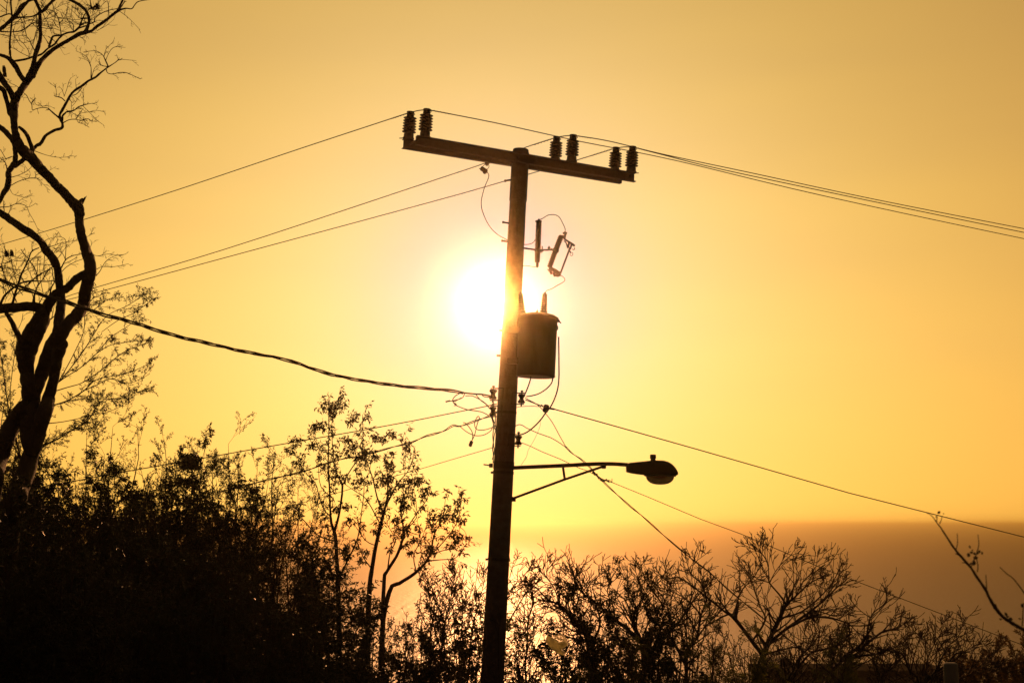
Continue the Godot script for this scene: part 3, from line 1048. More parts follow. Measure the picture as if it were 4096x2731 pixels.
# flat x, y, width triples in a zone's pixels -> [points, radii] in metres
func limb(zone: int, f: Array, dist: Callable, sub := 4) -> Array:
	var z: Array = ZONE[zone]
	var raw := []
	for k in f.size() / 3:
		raw.append(Vector3(f[3 * k], f[3 * k + 1], f[3 * k + 2]))
	var sm := smooth(raw, sub)
	var pts := []
	var rad := []
	for r in sm:
		var x: float = z[0] + r.x / z[2]
		var y: float = z[1] + r.y / z[2]
		var d: float = dist.call(x, y)
		pts.append(P(x, y, d))
		rad.append(maxf(px(r.z / z[2], d) * 0.5, 0.0012))
	return [pts, rad]

func knobbly(pts: Array, rad: Array, rng: RandomNumberGenerator, amount := 0.08) -> void:
	for k in rad.size():
		rad[k] *= 1.0 + amount * rng.randf_range(-1.0, 1.0)
		pts[k] += Vector3(rng.randf_range(-1, 1), rng.randf_range(-1, 1), rng.randf_range(-1, 1)) * rad[k] * amount

func rand_dir(rng: RandomNumberGenerator) -> Vector3:
	var v := Vector3(rng.randf_range(-1, 1), rng.randf_range(-1, 1), rng.randf_range(-1, 1))
	return v.normalized() if v.length_squared() > 0.01 else Vector3.UP

# one twig with its side twigs; o: wander, lift, angle, kids, shrink, leaf(mb, point, dir, rng)
func grow(mb: MB, lf: MB, p: Vector3, d: Vector3, length: float, r: float, level: int, o: Dictionary, rng: RandomNumberGenerator) -> void:
	var n := 4 if level > 0 else 3
	var pts := [p]
	var rad := [r]
	var dirs := [d]
	var step := length / n
	for k in n:
		d = (d + rand_dir(rng) * o.wander + Vector3.UP * o.lift).normalized()
		p = p + d * step
		pts.append(p)
		rad.append(maxf(lerpf(r, r * 0.45, (k + 1.0) / n), o.get("thin", 0.0011)))
		dirs.append(d)
	mb.tube(pts, rad, 5 if level > 1 else (4 if level > 0 else 3), false)
	if lf and level <= int(o.get("leaf_level", 0)):
		var many: int = o.get("leaves", 4)
		for k in many:
			var f := rng.randf_range(0.15, 1.0) * n
			var a := mini(int(f), n - 1)
			var at: Vector3 = pts[a].lerp(pts[a + 1], f - a)
			o.leaf.call(lf, at, dirs[a + 1], rng)
		o.leaf.call(lf, p, d, rng)
	if level <= 0:
		return
	var kids: int = o.kids
	for k in kids:
		var f := n * (0.22 + 0.76 * (k + rng.randf()) / kids)
		var a := mini(int(f), n - 1)
		var at: Vector3 = pts[a].lerp(pts[a + 1], f - a)
		var side := dirs[a + 1].cross(rand_dir(rng)).normalized() as Vector3
		var ang: float = o.angle * rng.randf_range(0.65, 1.25)
		var nd: Vector3 = (dirs[a + 1] * cos(ang) + side * sin(ang)).normalized()
		grow(mb, lf, at, nd, length * o.shrink * rng.randf_range(0.7, 1.2), rad[a] * 0.62, level - 1, o, rng)

# twigs that leave a limb along its length
func sprout(mb: MB, lf: MB, pts: Array, rad: Array, count: int, from: float, length: float, level: int, o: Dictionary, rng: RandomNumberGenerator) -> void:
	var n := pts.size() - 1
	for k in count:
		var f: float = n * (from + (1.0 - from) * (k + rng.randf()) / count)
		var a := mini(int(f), n - 1)
		var at: Vector3 = pts[a].lerp(pts[a + 1], f - a)
		var d: Vector3 = (pts[a + 1] - pts[a]).normalized()
		var side := d.cross(rand_dir(rng)).normalized()
		var ang: float = o.angle * rng.randf_range(0.7, 1.3)
		var nd := (d * cos(ang) + side * sin(ang)).normalized()
		var taper := 1.0 - float(o.get("taper", 0.45)) * f / n
		grow(mb, lf, at, nd, length * taper * rng.randf_range(0.6, 1.25), minf(rad[a] * 0.6, o.get("fat", 0.006)), level, o, rng)

func small_leaf(lf: MB, p: Vector3, d: Vector3, rng: RandomNumberGenerator) -> void:
	var k := (d * 0.5 + rand_dir(rng) + Vector3.DOWN * 0.2).normalized()
	lf.leaf(p, k, rand_dir(rng), rng.randf_range(0.018, 0.034), rng.randf_range(0.008, 0.013))

func lance_leaf(lf: MB, p: Vector3, d: Vector3, rng: RandomNumberGenerator) -> void:
	var k := (d * 0.4 + rand_dir(rng) * 0.8 + Vector3.DOWN * 0.55).normalized()
	lf.leaf(p, k, rand_dir(rng), rng.randf_range(0.035, 0.065), rng.randf_range(0.012, 0.02))

# a feathered leaf: leaflets in pairs along a drooping stalk
func pinnate_leaf(lf: MB, p: Vector3, d: Vector3, rng: RandomNumberGenerator) -> void:
	var dir := (d * 0.6 + rand_dir(rng) * 0.8).normalized()
	var n := rng.randi_range(5, 8)
	var step := rng.randf_range(0.011, 0.017)
	var at := p
	var side := dir.cross(rand_dir(rng)).normalized()
	for k in n:
		dir = (dir + Vector3.DOWN * 0.13).normalized()
		var nx := at + dir * step
		for s in [-1.0, 1.0]:
			lf.leaf(nx, (side * s * 0.85 + dir * 0.45 + Vector3.DOWN * 0.25).normalized(), dir, step * 2.1, step * 0.72)
		at = nx
	lf.leaf(at, dir, side, step * 2.0, step * 0.8)

func bare_tree() -> void:
	var rng := RandomNumberGenerator.new()
	rng.seed = 11
	var dist := tree_dist
	var t := thing("bare_tree", "tall bare dark tree with crooked forked limbs along the left edge", "tree", P(300, 2600, DT) * Vector3(1, 0, 1) + Vector3(0, 4.6, 0))
	var mb := MB.new()
	var trunk := [
		limb(15, [630, 60, 150, 592, 200, 128, 562, 400, 112, 522, 560, 118, 480, 720, 150, 425, 880, 165, 380, 1050, 160, 325, 1200, 165, 262, 1400, 190, 190, 1600, 220, 110, 1850, 250, 40, 2300, 270, 0, 2900, 300, -10, 3700, 340, -20, 5400, 380], dist),
		limb(15, [610, -40, 130, 570, 40, 170, 520, 150, 175, 452, 330, 150, 392, 480, 135, 352, 620, 125, 350, 780, 150, 380, 950, 140], dist),
		limb(15, [275, 40, 170, 258, 150, 205, 265, 300, 165, 288, 450, 150, 310, 600, 170, 322, 750, 200, 320, 950, 230, 330, 1150, 200], dist),
		limb(15, [285, 680, 140, 190, 820, 190, 105, 950, 180, 25, 1150, 175, -60, 1400, 190, -100, 1700, 200], dist),
		limb(15, [295, 830, 50, 200, 930, 52, 100, 1090, 52, 0, 1220, 52, -120, 1400, 60], dist)]
	for l in trunk:
		knobbly(l[0], l[1], rng, 0.065)
		mb.tube(l[0], l[1], 14)
	obj("trunk", mb, M.bark, t)
	var main := [
		# right main limb, bending back left up to the crossing
		[limb(14, [830, 1620, 180, 900, 1400, 200, 1040, 1190, 200, 1180, 1040, 200, 1280, 900, 190, 1315, 780, 195, 1340, 600, 195, 1385, 440, 200, 1412, 300, 195, 1390, 150, 180, 1345, 10, 165], dist), limb(13, [1345, 1382, 165, 1280, 1180, 150, 1245, 1000, 142, 1232, 880, 145, 1236, 780, 170, 1200, 690, 175, 1110, 600, 155, 1000, 480, 150, 880, 360, 145, 760, 230, 150, 620, 80, 158, 500, -60, 170], dist), limb(12, [500, 1312, 172, 400, 1222, 190, 315, 1130, 160, 255, 1000, 135, 225, 880, 110, 210, 750, 110, 205, 600, 140, 218, 450, 135, 255, 340, 122, 325, 230, 110, 400, 120, 112, 460, 20, 130], dist), limb(11, [460, 1196, 130, 500, 1110, 110, 512, 1060, 90], dist)],
		[limb(14, [830, 1640, 180, 880, 1400, 190, 915, 1150, 165, 935, 950, 155, 955, 800, 145, 930, 640, 132, 910, 450, 125, 895, 300, 118, 845, 180, 130, 785, 80, 132, 700, -10, 138], dist), limb(13, [700, 1362, 128, 640, 1250, 112, 530, 1150, 122, 380, 1050, 125, 200, 930, 118, 60, 830, 115, -90, 740, 110, -260, 640, 100], dist)],
		[limb(14, [400, 1800, 170, 372, 1600, 150, 385, 1430, 185, 460, 1270, 200, 570, 1150, 220, 640, 1060, 240, 690, 960, 200, 750, 860, 170, 830, 740, 160, 930, 650, 150, 1050, 590, 132, 1160, 480, 130, 1290, 390, 132, 1370, 340, 110], dist)],
		[limb(14, [430, 1780, 190, 480, 1600, 180, 560, 1420, 150, 620, 1250, 180, 690, 1090, 190], dist)],
		[limb(14, [-120, 925, 150, 100, 912, 150, 300, 890, 148, 520, 885, 152, 620, 925, 170, 655, 1030, 180], dist)],
		[limb(14, [90, 980, 66, 170, 1120, 76, 240, 1260, 90, 300, 1370, 90, 360, 1490, 120], dist)],
		[limb(11, [500, 1110, 85, 520, 990, 74, 550, 850, 74, 590, 720, 70, 625, 600, 58, 625, 450, 55, 620, 300, 60, 615, 170, 50, 580, 80, 55, 540, -20, 55], dist)],
		[limb(11, [500, 1190, 95, 565, 1060, 86, 620, 970, 80, 720, 860, 70, 830, 770, 65, 960, 690, 62, 1120, 600, 60, 1240, 530, 72, 1340, 505, 66, 1430, 480, 46, 1530, 400, 50, 1650, 320, 46, 1760, 230, 46, 1850, 165, 44, 1960, 130, 22, 2060, 135, 18, 2110, 70, 16, 2170, 20, 16, 2350, -10, 13], dist)],
		[limb(11, [380, 1260, 80, 310, 1180, 82, 260, 1080, 85, 190, 980, 85, 120, 910, 62, 30, 870, 55, -80, 845, 50], dist)],
		[limb(12, [-60, -60, 110, 60, 120, 96, 150, 250, 88, 215, 390, 100], dist)],
		[limb(12, [-60, 170, 80, 40, 230, 76, 80, 350, 70, 120, 480, 76, 155, 610, 90], dist)],
		[limb(12, [-60, 780, 80, 60, 870, 90, 140, 960, 86, 210, 1060, 82, 230, 1200, 76, 230, 1340, 88, 190, 1420, 90, 120, 1530, 90], dist), limb(13, [120, 158, 90, 128, 260, 95, 110, 380, 95, 45, 480, 82, 0, 580, 72, -60, 680, 70], dist)],
		[limb(12, [410, 1280, 80, 330, 1350, 76, 230, 1420, 84], dist)],
		[limb(12, [295, 815, 44, 360, 870, 58, 420, 950, 65, 460, 1050, 66, 492, 1150, 72, 490, 1240, 80], dist)],
		[limb(12, [495, 1190, 62, 560, 1110, 55, 630, 1070, 58, 700, 960, 50, 750, 920, 46, 860, 860, 46, 960, 830, 48, 970, 760, 42, 940, 690, 48, 930, 620, 38, 980, 530, 48, 1040, 420, 42, 1100, 310, 40, 1180, 230, 40, 1270, 175, 40, 1380, 90, 36, 1480, 40, 34, 1540, -10, 34], dist), limb(11, [1540, 1166, 34, 1620, 1100, 25, 1700, 1040, 26], dist)],
		[limb(11, [225, 955, 38, 380, 930, 34, 500, 892, 32, 640, 850, 32, 740, 760, 28, 850, 690, 34, 900, 620, 28, 970, 550, 28], dist)],
		[limb(11, [760, 725, 40, 810, 590, 36, 850, 560, 28, 950, 550, 30, 1060, 510, 28, 1150, 495, 36, 1230, 440, 28, 1350, 400, 22], dist)],
		[limb(11, [1335, 490, 72, 1382, 380, 48, 1385, 270, 48, 1340, 170, 46, 1260, 90, 50, 1160, 30, 50, 1060, -20, 50], dist)],
		[limb(11, [160, 920, 40, 145, 760, 38, 150, 600, 32, 165, 450, 30, 180, 300, 28, 165, 100, 30, 158, -20, 30], dist)],
		[limb(11, [-20, 460, 55, 100, 370, 55, 200, 280, 70, 290, 180, 60, 370, 90, 46, 460, -20, 50], dist)],
		[limb(11, [220, 290, 38, 300, 270, 28, 480, 260, 24, 600, 210, 36, 690, 150, 58, 760, 70, 46, 860, -20, 46], dist)],
		[limb(11, [-10, 265, 24, 130, 215, 22, 220, 230, 30, 320, 80, 32, 440, 20, 28, 620, -30, 24], dist)],
		[limb(14, [190, 830, 44, 230, 680, 36, 270, 560, 34, 320, 400, 30, 390, 250, 24, 440, 140, 22, 490, 20, 20, 600, -35, 16], dist)],
		[limb(14, [520, 810, 52, 538, 680, 24, 590, 540, 20, 640, 490, 16, 760, 300, 16, 830, 270, 12], dist)],
		[limb(14, [0, 840, 44, 60, 720, 36, 130, 650, 34, 220, 580, 30, 330, 515, 26, 430, 490, 30, 560, 485, 22, 700, 492, 18, 850, 478, 14], dist)]]
	for chain in main:
		mb = MB.new()
		for l in chain:
			knobbly(l[0], l[1], rng, 0.07)
			mb.tube(l[0], l[1], 10)
		obj("limb", mb, M.bark, t)
	# a snapped stub with splinters
	mb = MB.new()
	for f in [[1215, 720, 100, 1255, 610, 70, 1285, 575, 46], [1270, 640, 60, 1318, 570, 30, 1352, 522, 4], [1255, 610, 30, 1268, 575, 16, 1272, 562, 4], [1290, 600, 26, 1312, 555, 12, 1326, 535, 3]]:
		var l := limb(13, f, dist)
		mb.tube(l[0], l[1], 7)
	obj("broken_stub", mb, M.bark, t)
	var o := {"wander": 0.2, "lift": 0.05, "angle": 0.75, "kids": 2, "shrink": 0.55, "fat": 0.004, "thin": 0.0013}
	var twigs := {
		11: [[950, 540, 16, 930, 400, 18, 910, 310, 16, 870, 220, 14, 830, 180, 12, 720, 135, 12, 640, 80, 8], [1160, 490, 28, 1240, 410, 26, 1340, 350, 24, 1400, 370, 24, 1470, 340, 20, 1480, 290, 16, 1560, 220, 16, 1680, 165, 16, 1830, 135, 14], [-10, 490, 26, 150, 500, 20, 330, 480, 24, 430, 410, 18, 530, 350, 16, 600, 350, 12], [200, 350, 16, 280, 340, 14, 350, 350, 10, 460, 310, 8, 520, 300, 6],
			[1690, 1040, 26, 1640, 930, 18, 1600, 860, 14, 1530, 810, 12, 1460, 795, 10, 1300, 812, 7], [1650, 950, 12, 1690, 850, 10, 1750, 760, 10, 1830, 730, 9, 1960, 745, 6], [1620, 890, 10, 1650, 780, 8, 1700, 720, 7, 1785, 640, 5], [1700, 1045, 20, 1800, 980, 14, 1850, 940, 16, 1900, 930, 10, 2130, 950, 6], [1660, 1090, 18, 1680, 1140, 12, 1750, 1160, 12, 1880, 1135, 14, 2000, 1145, 10, 2195, 1240, 7], [1420, 1225, 24, 1420, 1060, 12, 1390, 960, 12, 1350, 890, 9, 1280, 840, 8, 1180, 795, 6], [1690, 1045, 14, 1600, 1030, 14, 1550, 990, 10, 1545, 955, 7], [1420, 1060, 8, 1390, 980, 8, 1350, 940, 7, 1220, 895, 5], [1430, 1220, 14, 1470, 1080, 9, 1530, 1010, 6],
			[1860, 170, 12, 1960, 240, 9, 2060, 330, 7, 2190, 468, 6], [1840, 165, 40, 1880, 80, 36, 1920, 0, 40], [1880, 130, 20, 1930, 50, 18, 1950, 10, 10], [1700, 260, 16, 1695, 150, 14, 1690, 60, 12, 1665, 15, 9, 1600, 70, 8, 1540, 150, 6], [655, 540, 10, 700, 600, 10, 755, 690, 14], [660, 320, 12, 720, 280, 10, 760, 220, 9, 880, 120, 8, 1000, 60, 7, 1090, 40, 6], [930, 360, 10, 1000, 270, 9, 1040, 180, 9, 1060, 60, 7], [1140, 490, 16, 1145, 400, 14, 1110, 350, 12, 1060, 330, 10, 1040, 250, 8, 1050, 150, 7], [840, 560, 10, 835, 480, 8, 790, 410, 8, 725, 365, 7], [1240, 550, 10, 1255, 585, 10, 1300, 580, 9, 1345, 540, 7], [720, 290, 7, 860, 320, 7, 1000, 365, 6, 1130, 415, 5],
			[550, 850, 18, 520, 760, 16, 480, 700, 16, 465, 640, 12, 410, 570, 9, 350, 560, 8, 190, 550, 6], [450, 900, 14, 440, 800, 12, 390, 720, 10, 330, 650, 8, 280, 630, 7, 170, 625, 6], [450, 890, 12, 310, 820, 10, 230, 770, 9, 165, 745, 6], [1430, 130, 34, 1415, 60, 20, 1400, -20, 14], [1420, 140, 36, 1480, 100, 34, 1530, 60, 14], [1240, 400, 30, 1290, 290, 24, 1330, 210, 18, 1400, 140, 12], [1270, 380, 20, 1270, 250, 10, 1220, 190, 8, 1160, 105, 6]],
		12: [[935, 680, 40, 870, 630, 24, 810, 580, 26, 740, 520, 16, 650, 510, 14, 560, 530, 12, 500, 545, 12, 490, 460, 14, 450, 400, 12, 410, 320, 12, 350, 270, 10], [985, 745, 22, 1080, 700, 14, 1180, 695, 14, 1270, 715, 12, 1330, 690, 14, 1385, 690, 12, 1430, 720, 10, 1505, 725, 8], [970, 720, 36, 975, 640, 36, 1010, 600, 28, 1050, 570, 22, 1150, 555, 22, 1220, 500, 20, 1290, 475, 18, 1390, 450, 10, 1520, 435, 6], [1290, 480, 10, 1380, 570, 8, 1450, 640, 8, 1520, 715, 8, 1615, 780, 6], [1030, 545, 10, 1120, 590, 9, 1240, 660, 8, 1360, 760, 6], [1190, 690, 10, 1240, 605, 9, 1380, 580, 8, 1470, 555, 7, 1560, 560, 7, 1645, 585, 5], [1200, 710, 10, 1230, 745, 10, 1310, 770, 10, 1390, 820, 8], [1195, 680, 8, 1240, 610, 8, 1285, 535, 8], [1300, 470, 8, 1305, 340, 6, 1305, 200, 5],
			[1010, 405, 20, 950, 355, 18, 870, 335, 14, 840, 325, 8], [995, 340, 10, 1040, 220, 9, 1070, 110, 9, 1105, 40, 6], [868, 325, 8, 875, 240, 8, 850, 180, 8, 790, 140, 5], [1000, 330, 8, 970, 240, 9, 940, 195, 6], [1110, 560, 9, 1110, 420, 8, 1090, 390, 6], [1120, 490, 7, 1180, 420, 7, 1225, 340, 5], [490, 430, 18, 520, 390, 16, 550, 358, 10], [540, 380, 8, 545, 450, 8, 620, 485, 7, 770, 487, 7, 850, 530, 5], [300, 210, 10, 240, 165, 9, 150, 125, 8, 90, 90, 6], [540, 1190, 14, 700, 1250, 10, 890, 1290, 8, 1040, 1285, 7, 1117, 1262, 6], [185, 1275, 14, 90, 1310, 14, 0, 1340, 8], [80, 1310, 12, 30, 1220, 10, 0, 1165, 8], [110, 1520, 22, 80, 1380, 16, 40, 1340, 12, -10, 1300, 10], [1100, 320, 12, 1190, 300, 14, 1280, 200, 10], [1190, 220, 10, 1180, 130, 8, 1178, 60, 6]],
		13: [[170, 230, 14, 260, 205, 10, 370, 160, 10, 430, 120, 10, 490, 65, 8], [170, 355, 14, 270, 300, 14, 420, 250, 14, 560, 245, 14, 600, 260, 8, 690, 360, 7, 778, 436, 5], [-10, 700, 16, 130, 690, 14, 240, 648, 12, 340, 655, 12, 410, 690, 10, 450, 790, 9, 520, 910, 8, 590, 1060, 6, 596, 1106, 5], [150, 420, 10, 190, 490, 8, 270, 520, 9, 412, 555, 6], [235, 645, 8, 370, 550, 7, 505, 486, 5], [370, 160, 7, 380, 90, 7, 386, 40, 5], [440, 245, 10, 465, 200, 8, 465, 168, 5], [540, 240, 10, 560, 190, 8, 600, 180, 8], [560, 230, 7, 545, 180, 6, 530, 138, 5], [415, 690, 8, 450, 695, 7, 520, 660, 7, 550, 635, 6], [50, 600, 10, 52, 700, 16, 60, 790, 16], [120, 820, 16, 150, 740, 12, 155, 700, 8], [725, 140, 6, 790, 110, 6, 866, 66, 4],
			[740, 1330, 16, 860, 1295, 12, 970, 1255, 10, 1210, 1222, 8], [1015, 1530, 14, 1028, 1250, 10, 980, 1180, 9, 900, 1160, 8, 800, 1180, 7, 665, 1238, 6], [750, 1320, 10, 790, 1230, 8, 860, 1160, 8, 905, 1110, 6], [780, 1395, 8, 880, 1340, 7, 1060, 1297, 5], [1020, 1530, 12, 970, 1420, 9, 890, 1380, 8, 820, 1330, 7], [1345, 1170, 8, 1420, 1130, 7, 1475, 1094, 5], [1405, 1335, 7, 1440, 1265, 6, 1468, 1245, 4], [500, 1390, 18, 490, 1310, 9, 495, 1250, 8]],
		14: [[1450, 75, 12, 1540, 90, 9, 1690, 62, 9, 1885, 90, 6], [1500, 400, 16, 1560, 330, 12, 1610, 240, 10, 1670, 160, 10, 1800, 90, 8, 1965, 65, 6], [1510, 300, 12, 1600, 260, 10, 1760, 262, 9, 1900, 240, 9, 2005, 214, 6], [955, 275, 26, 1020, 155, 18, 1100, 102, 14, 1190, 75, 12, 1290, 60, 14], [960, 340, 14, 1040, 260, 12, 1180, 180, 10, 1310, 135, 10], [980, 220, 12, 1100, 170, 10, 1200, 110, 8], [440, 150, 16, 530, 270, 16, 572, 400, 18, 590, 520, 18], [770, 710, 26, 800, 580, 22, 842, 510, 18, 820, 400, 16, 815, 300, 12], [680, 480, 14, 678, 300, 14, 690, 90, 12], [245, 810, 26, 180, 640, 18, 90, 480, 14, 30, 300, 22, 15, 260, 16], [-10, 258, 8, 75, 246, 8, 180, 330, 8, 310, 418, 8], [-10, 105, 9, 60, 92, 9, 200, 95, 8, 300, 130, 8, 410, 190, 7, 450, 225, 6], [200, 790, 30, 260, 680, 22, 400, 560, 18, 500, 470, 20, 600, 390, 20, 760, 310, 16, 835, 300, 10], [435, 135, 14, 370, 60, 14, 320, -10, 12], [455, 140, 10, 560, 110, 9, 640, 108, 7], [500, 470, 9, 560, 620, 9, 600, 720, 9, 610, 820, 9], [330, 430, 8, 450, 590, 9, 500, 700, 12, 520, 780, 14], [610, 830, 18, 680, 710, 14, 800, 590, 12], [520, 900, 14, 518, 1000, 12, 520, 1090, 14], [0, 400, 7, 120, 405, 7, 300, 440, 7, 420, 460, 6], [780, 1090, 20, 850, 1030, 18], [800, 1080, 14, 830, 950, 10, 840, 890, 8], [280, 1230, 9, 330, 1120, 9, 352, 990, 7], [0, 605, 9, 70, 570, 9, 200, 520, 8, 280, 495, 7]]}
	mb = MB.new()
	for zone in twigs:
		for f in twigs[zone]:
			var l := limb(zone, f, dist, 3)
			knobbly(l[0], l[1], rng, 0.1)
			mb.tube(l[0], l[1], 5)
			var len := 0.0
			for k in l[0].size() - 1:
				len += (l[0][k + 1] - l[0][k]).length()
			sprout(mb, null, l[0], l[1], int(len * 11.0) + 1, 0.25, 0.07, 1, o, rng)
	obj("twigs", mb, M.twig, t, true)
	# fine growth in the upper left and middle left of the crown
	mb = MB.new()
	o.lift = 0.1
	for k in 46:
		var x := rng.randf_range(-40, 235)
		var y := rng.randf_range(-60, 150)
		var d := rand_dir(rng)
		d.z *= 0.5
		grow(mb, null, P(x, y, tree_dist(x, y)), d.normalized(), rng.randf_range(0.12, 0.3), 0.0035, 2, o, rng)
	for k in 40:
		var x := rng.randf_range(-30, 215)
		var y := rng.randf_range(1030, 1200)
		var d := (rand_dir(rng) + Vector3.UP * 0.5)
		d.z *= 0.5
		grow(mb, null, P(x, y, tree_dist(x, y)), d.normalized(), rng.randf_range(0.1, 0.26), 0.003, 2, o, rng)
	for k in 26:
		var x := rng.randf_range(280, 400)
		var y := rng.randf_range(20, 130)
		var d := (rand_dir(rng) + Vector3.UP * 0.5)
		d.z *= 0.5
		grow(mb, null, P(x, y, tree_dist(x, y)), d.normalized(), rng.randf_range(0.08, 0.2), 0.0028, 1, o, rng)
	obj("twigs", mb, M.twig, t, true)
	# a few seed pods that stayed on
	for at in [[14, 80.0, 50.0], [14, 160.0, 40.0], [11, 40.0, 1070.0], [11, 50.0, 1150.0], [11, 1500.0, 90.0]]:
		mb = MB.new()
		var p := q(at[0], at[1], at[2])
		var c := P(p.x, p.y, tree_dist(p.x, p.y))
		for k in 3:
			mb.tube([c + Vector3(k * 0.011, -0.03, 0), c + Vector3(k * 0.009, 0, 0.004), c + Vector3(k * 0.006 - 0.004, 0.026, 0)], [0.005, 0.006, 0.0015], 6)
		obj("seed_pod", mb, M.twig, t)

# the feathery young tree whose sprays show right of the bare tree's trunk
func feathery_tree() -> void:
	var rng := RandomNumberGenerator.new()
	rng.seed = 23
	var dist := func(x: float, y: float) -> float: return 11.9 + 0.5 * field.get_noise_2d(x * 0.004, y * 0.004 + 7.0)
	var t := thing("leafy_tree", "feathery young tree with thin leafy sprays fanning out right of the bare trunk", "tree", P(200, 2450, 11.9) * Vector3(1, 0, 1) + Vector3(0, 4.9, 0))
	var mb := MB.new()
	var lf := MB.new()
	var o := {"wander": 0.16, "lift": 0.03, "angle": 0.6, "kids": 3, "shrink": 0.5, "fat": 0.0035, "thin": 0.0012, "leaf_level": 1, "leaves": 5,
		"leaf": func(l: MB, p: Vector3, d: Vector3, r: RandomNumberGenerator) -> void:
			var k := (d * 0.7 + rand_dir(r) * 0.8 + Vector3.DOWN * 0.35).normalized()
			l.leaf(p, k, rand_dir(r), r.randf_range(0.012, 0.034), r.randf_range(0.004, 0.008))}
	var stems := [[150, 5400, 60, 220, 3600, 50, 270, 2300, 40, 330, 1500, 34, 390, 1170, 20, 560, 1080, 16, 780, 950, 13, 915, 865, 11, 990, 740, 9, 1080, 650, 8, 1240, 640, 8, 1400, 580, 7, 1520, 540, 6], [330, 1500, 30, 430, 1000, 22, 520, 740, 16, 700, 660, 14, 880, 550, 12, 1000, 440, 10, 1240, 390, 9, 1400, 345, 8, 1580, 260, 6], [520, 740, 14, 590, 490, 14, 650, 420, 12, 760, 285, 11, 880, 120, 10, 960, -10, 9, 1060, -170, 8], [600, 470, 12, 700, 400, 11, 830, 320, 10, 1000, 170, 9, 1150, 0, 8, 1300, -100, 7, 1420, -180, 5], [390, 1170, 12, 500, 1110, 10, 640, 1010, 10, 800, 960, 8, 960, 950, 6], [480, 900, 12, 650, 880, 9, 800, 850, 8, 1000, 800, 8, 1120, 780, 7, 1280, 710, 5], [570, 560, 12, 700, 520, 10, 860, 470, 9, 1040, 350, 9, 1180, 230, 8, 1330, 130, 8, 1560, 50, 6], [620, 440, 10, 720, 260, 10, 800, 100, 9, 870, -60, 8, 880, -220, 8, 900, -320, 8, 960, -400, 6, 1010, -440, 5, 960, -500, 4], [880, -220, 8, 960, -280, 8, 1030, -330, 7, 1110, -390, 6, 1180, -420, 5],
		[1000, 170, 9, 1120, 90, 8, 1250, 60, 7, 1450, 30, 6, 1580, 40, 4], [880, 550, 9, 1000, 500, 8, 1150, 430, 7, 1340, 480, 6, 1560, 380, 5], [700, 660, 9, 850, 640, 8, 960, 640, 7, 1100, 640, 5], [1010, -110, 8, 1130, -240, 8, 1300, -320, 7, 1400, -380, 7, 1480, -430, 6, 1520, -460, 4], [1060, -60, 7, 1230, -180, 7, 1400, -260, 6, 1500, -330, 5, 1570, -390, 4],
		[180, 4600, 50, 270, 2300, 34, 330, 1700, 24, 220, 1300, 20, 120, 900, 14, 60, 600, 12, 20, 300, 8, -20, 50, 6], [220, 1300, 14, 130, 1100, 10, 60, 800, 9, -40, 620, 6], [120, 900, 10, 100, 600, 8, 130, 300, 8, 160, 100, 6, 180, -30, 4]]
	for f in stems:
		var l := limb(15, f, dist, 3)
		knobbly(l[0], l[1], rng, 0.08)
		mb.tube(l[0], l[1], 6)
		var len := 0.0
		for k in l[0].size() - 1:
			len += (l[0][k + 1] - l[0][k]).length()
		sprout(mb, lf, l[0], l[1], int(len * 12.0) + 2, 0.3, 0.14, 1, o, rng)
	obj("stems", mb, M.twig, t)
	obj("foliage", lf, M.leaf_dark, t, true)

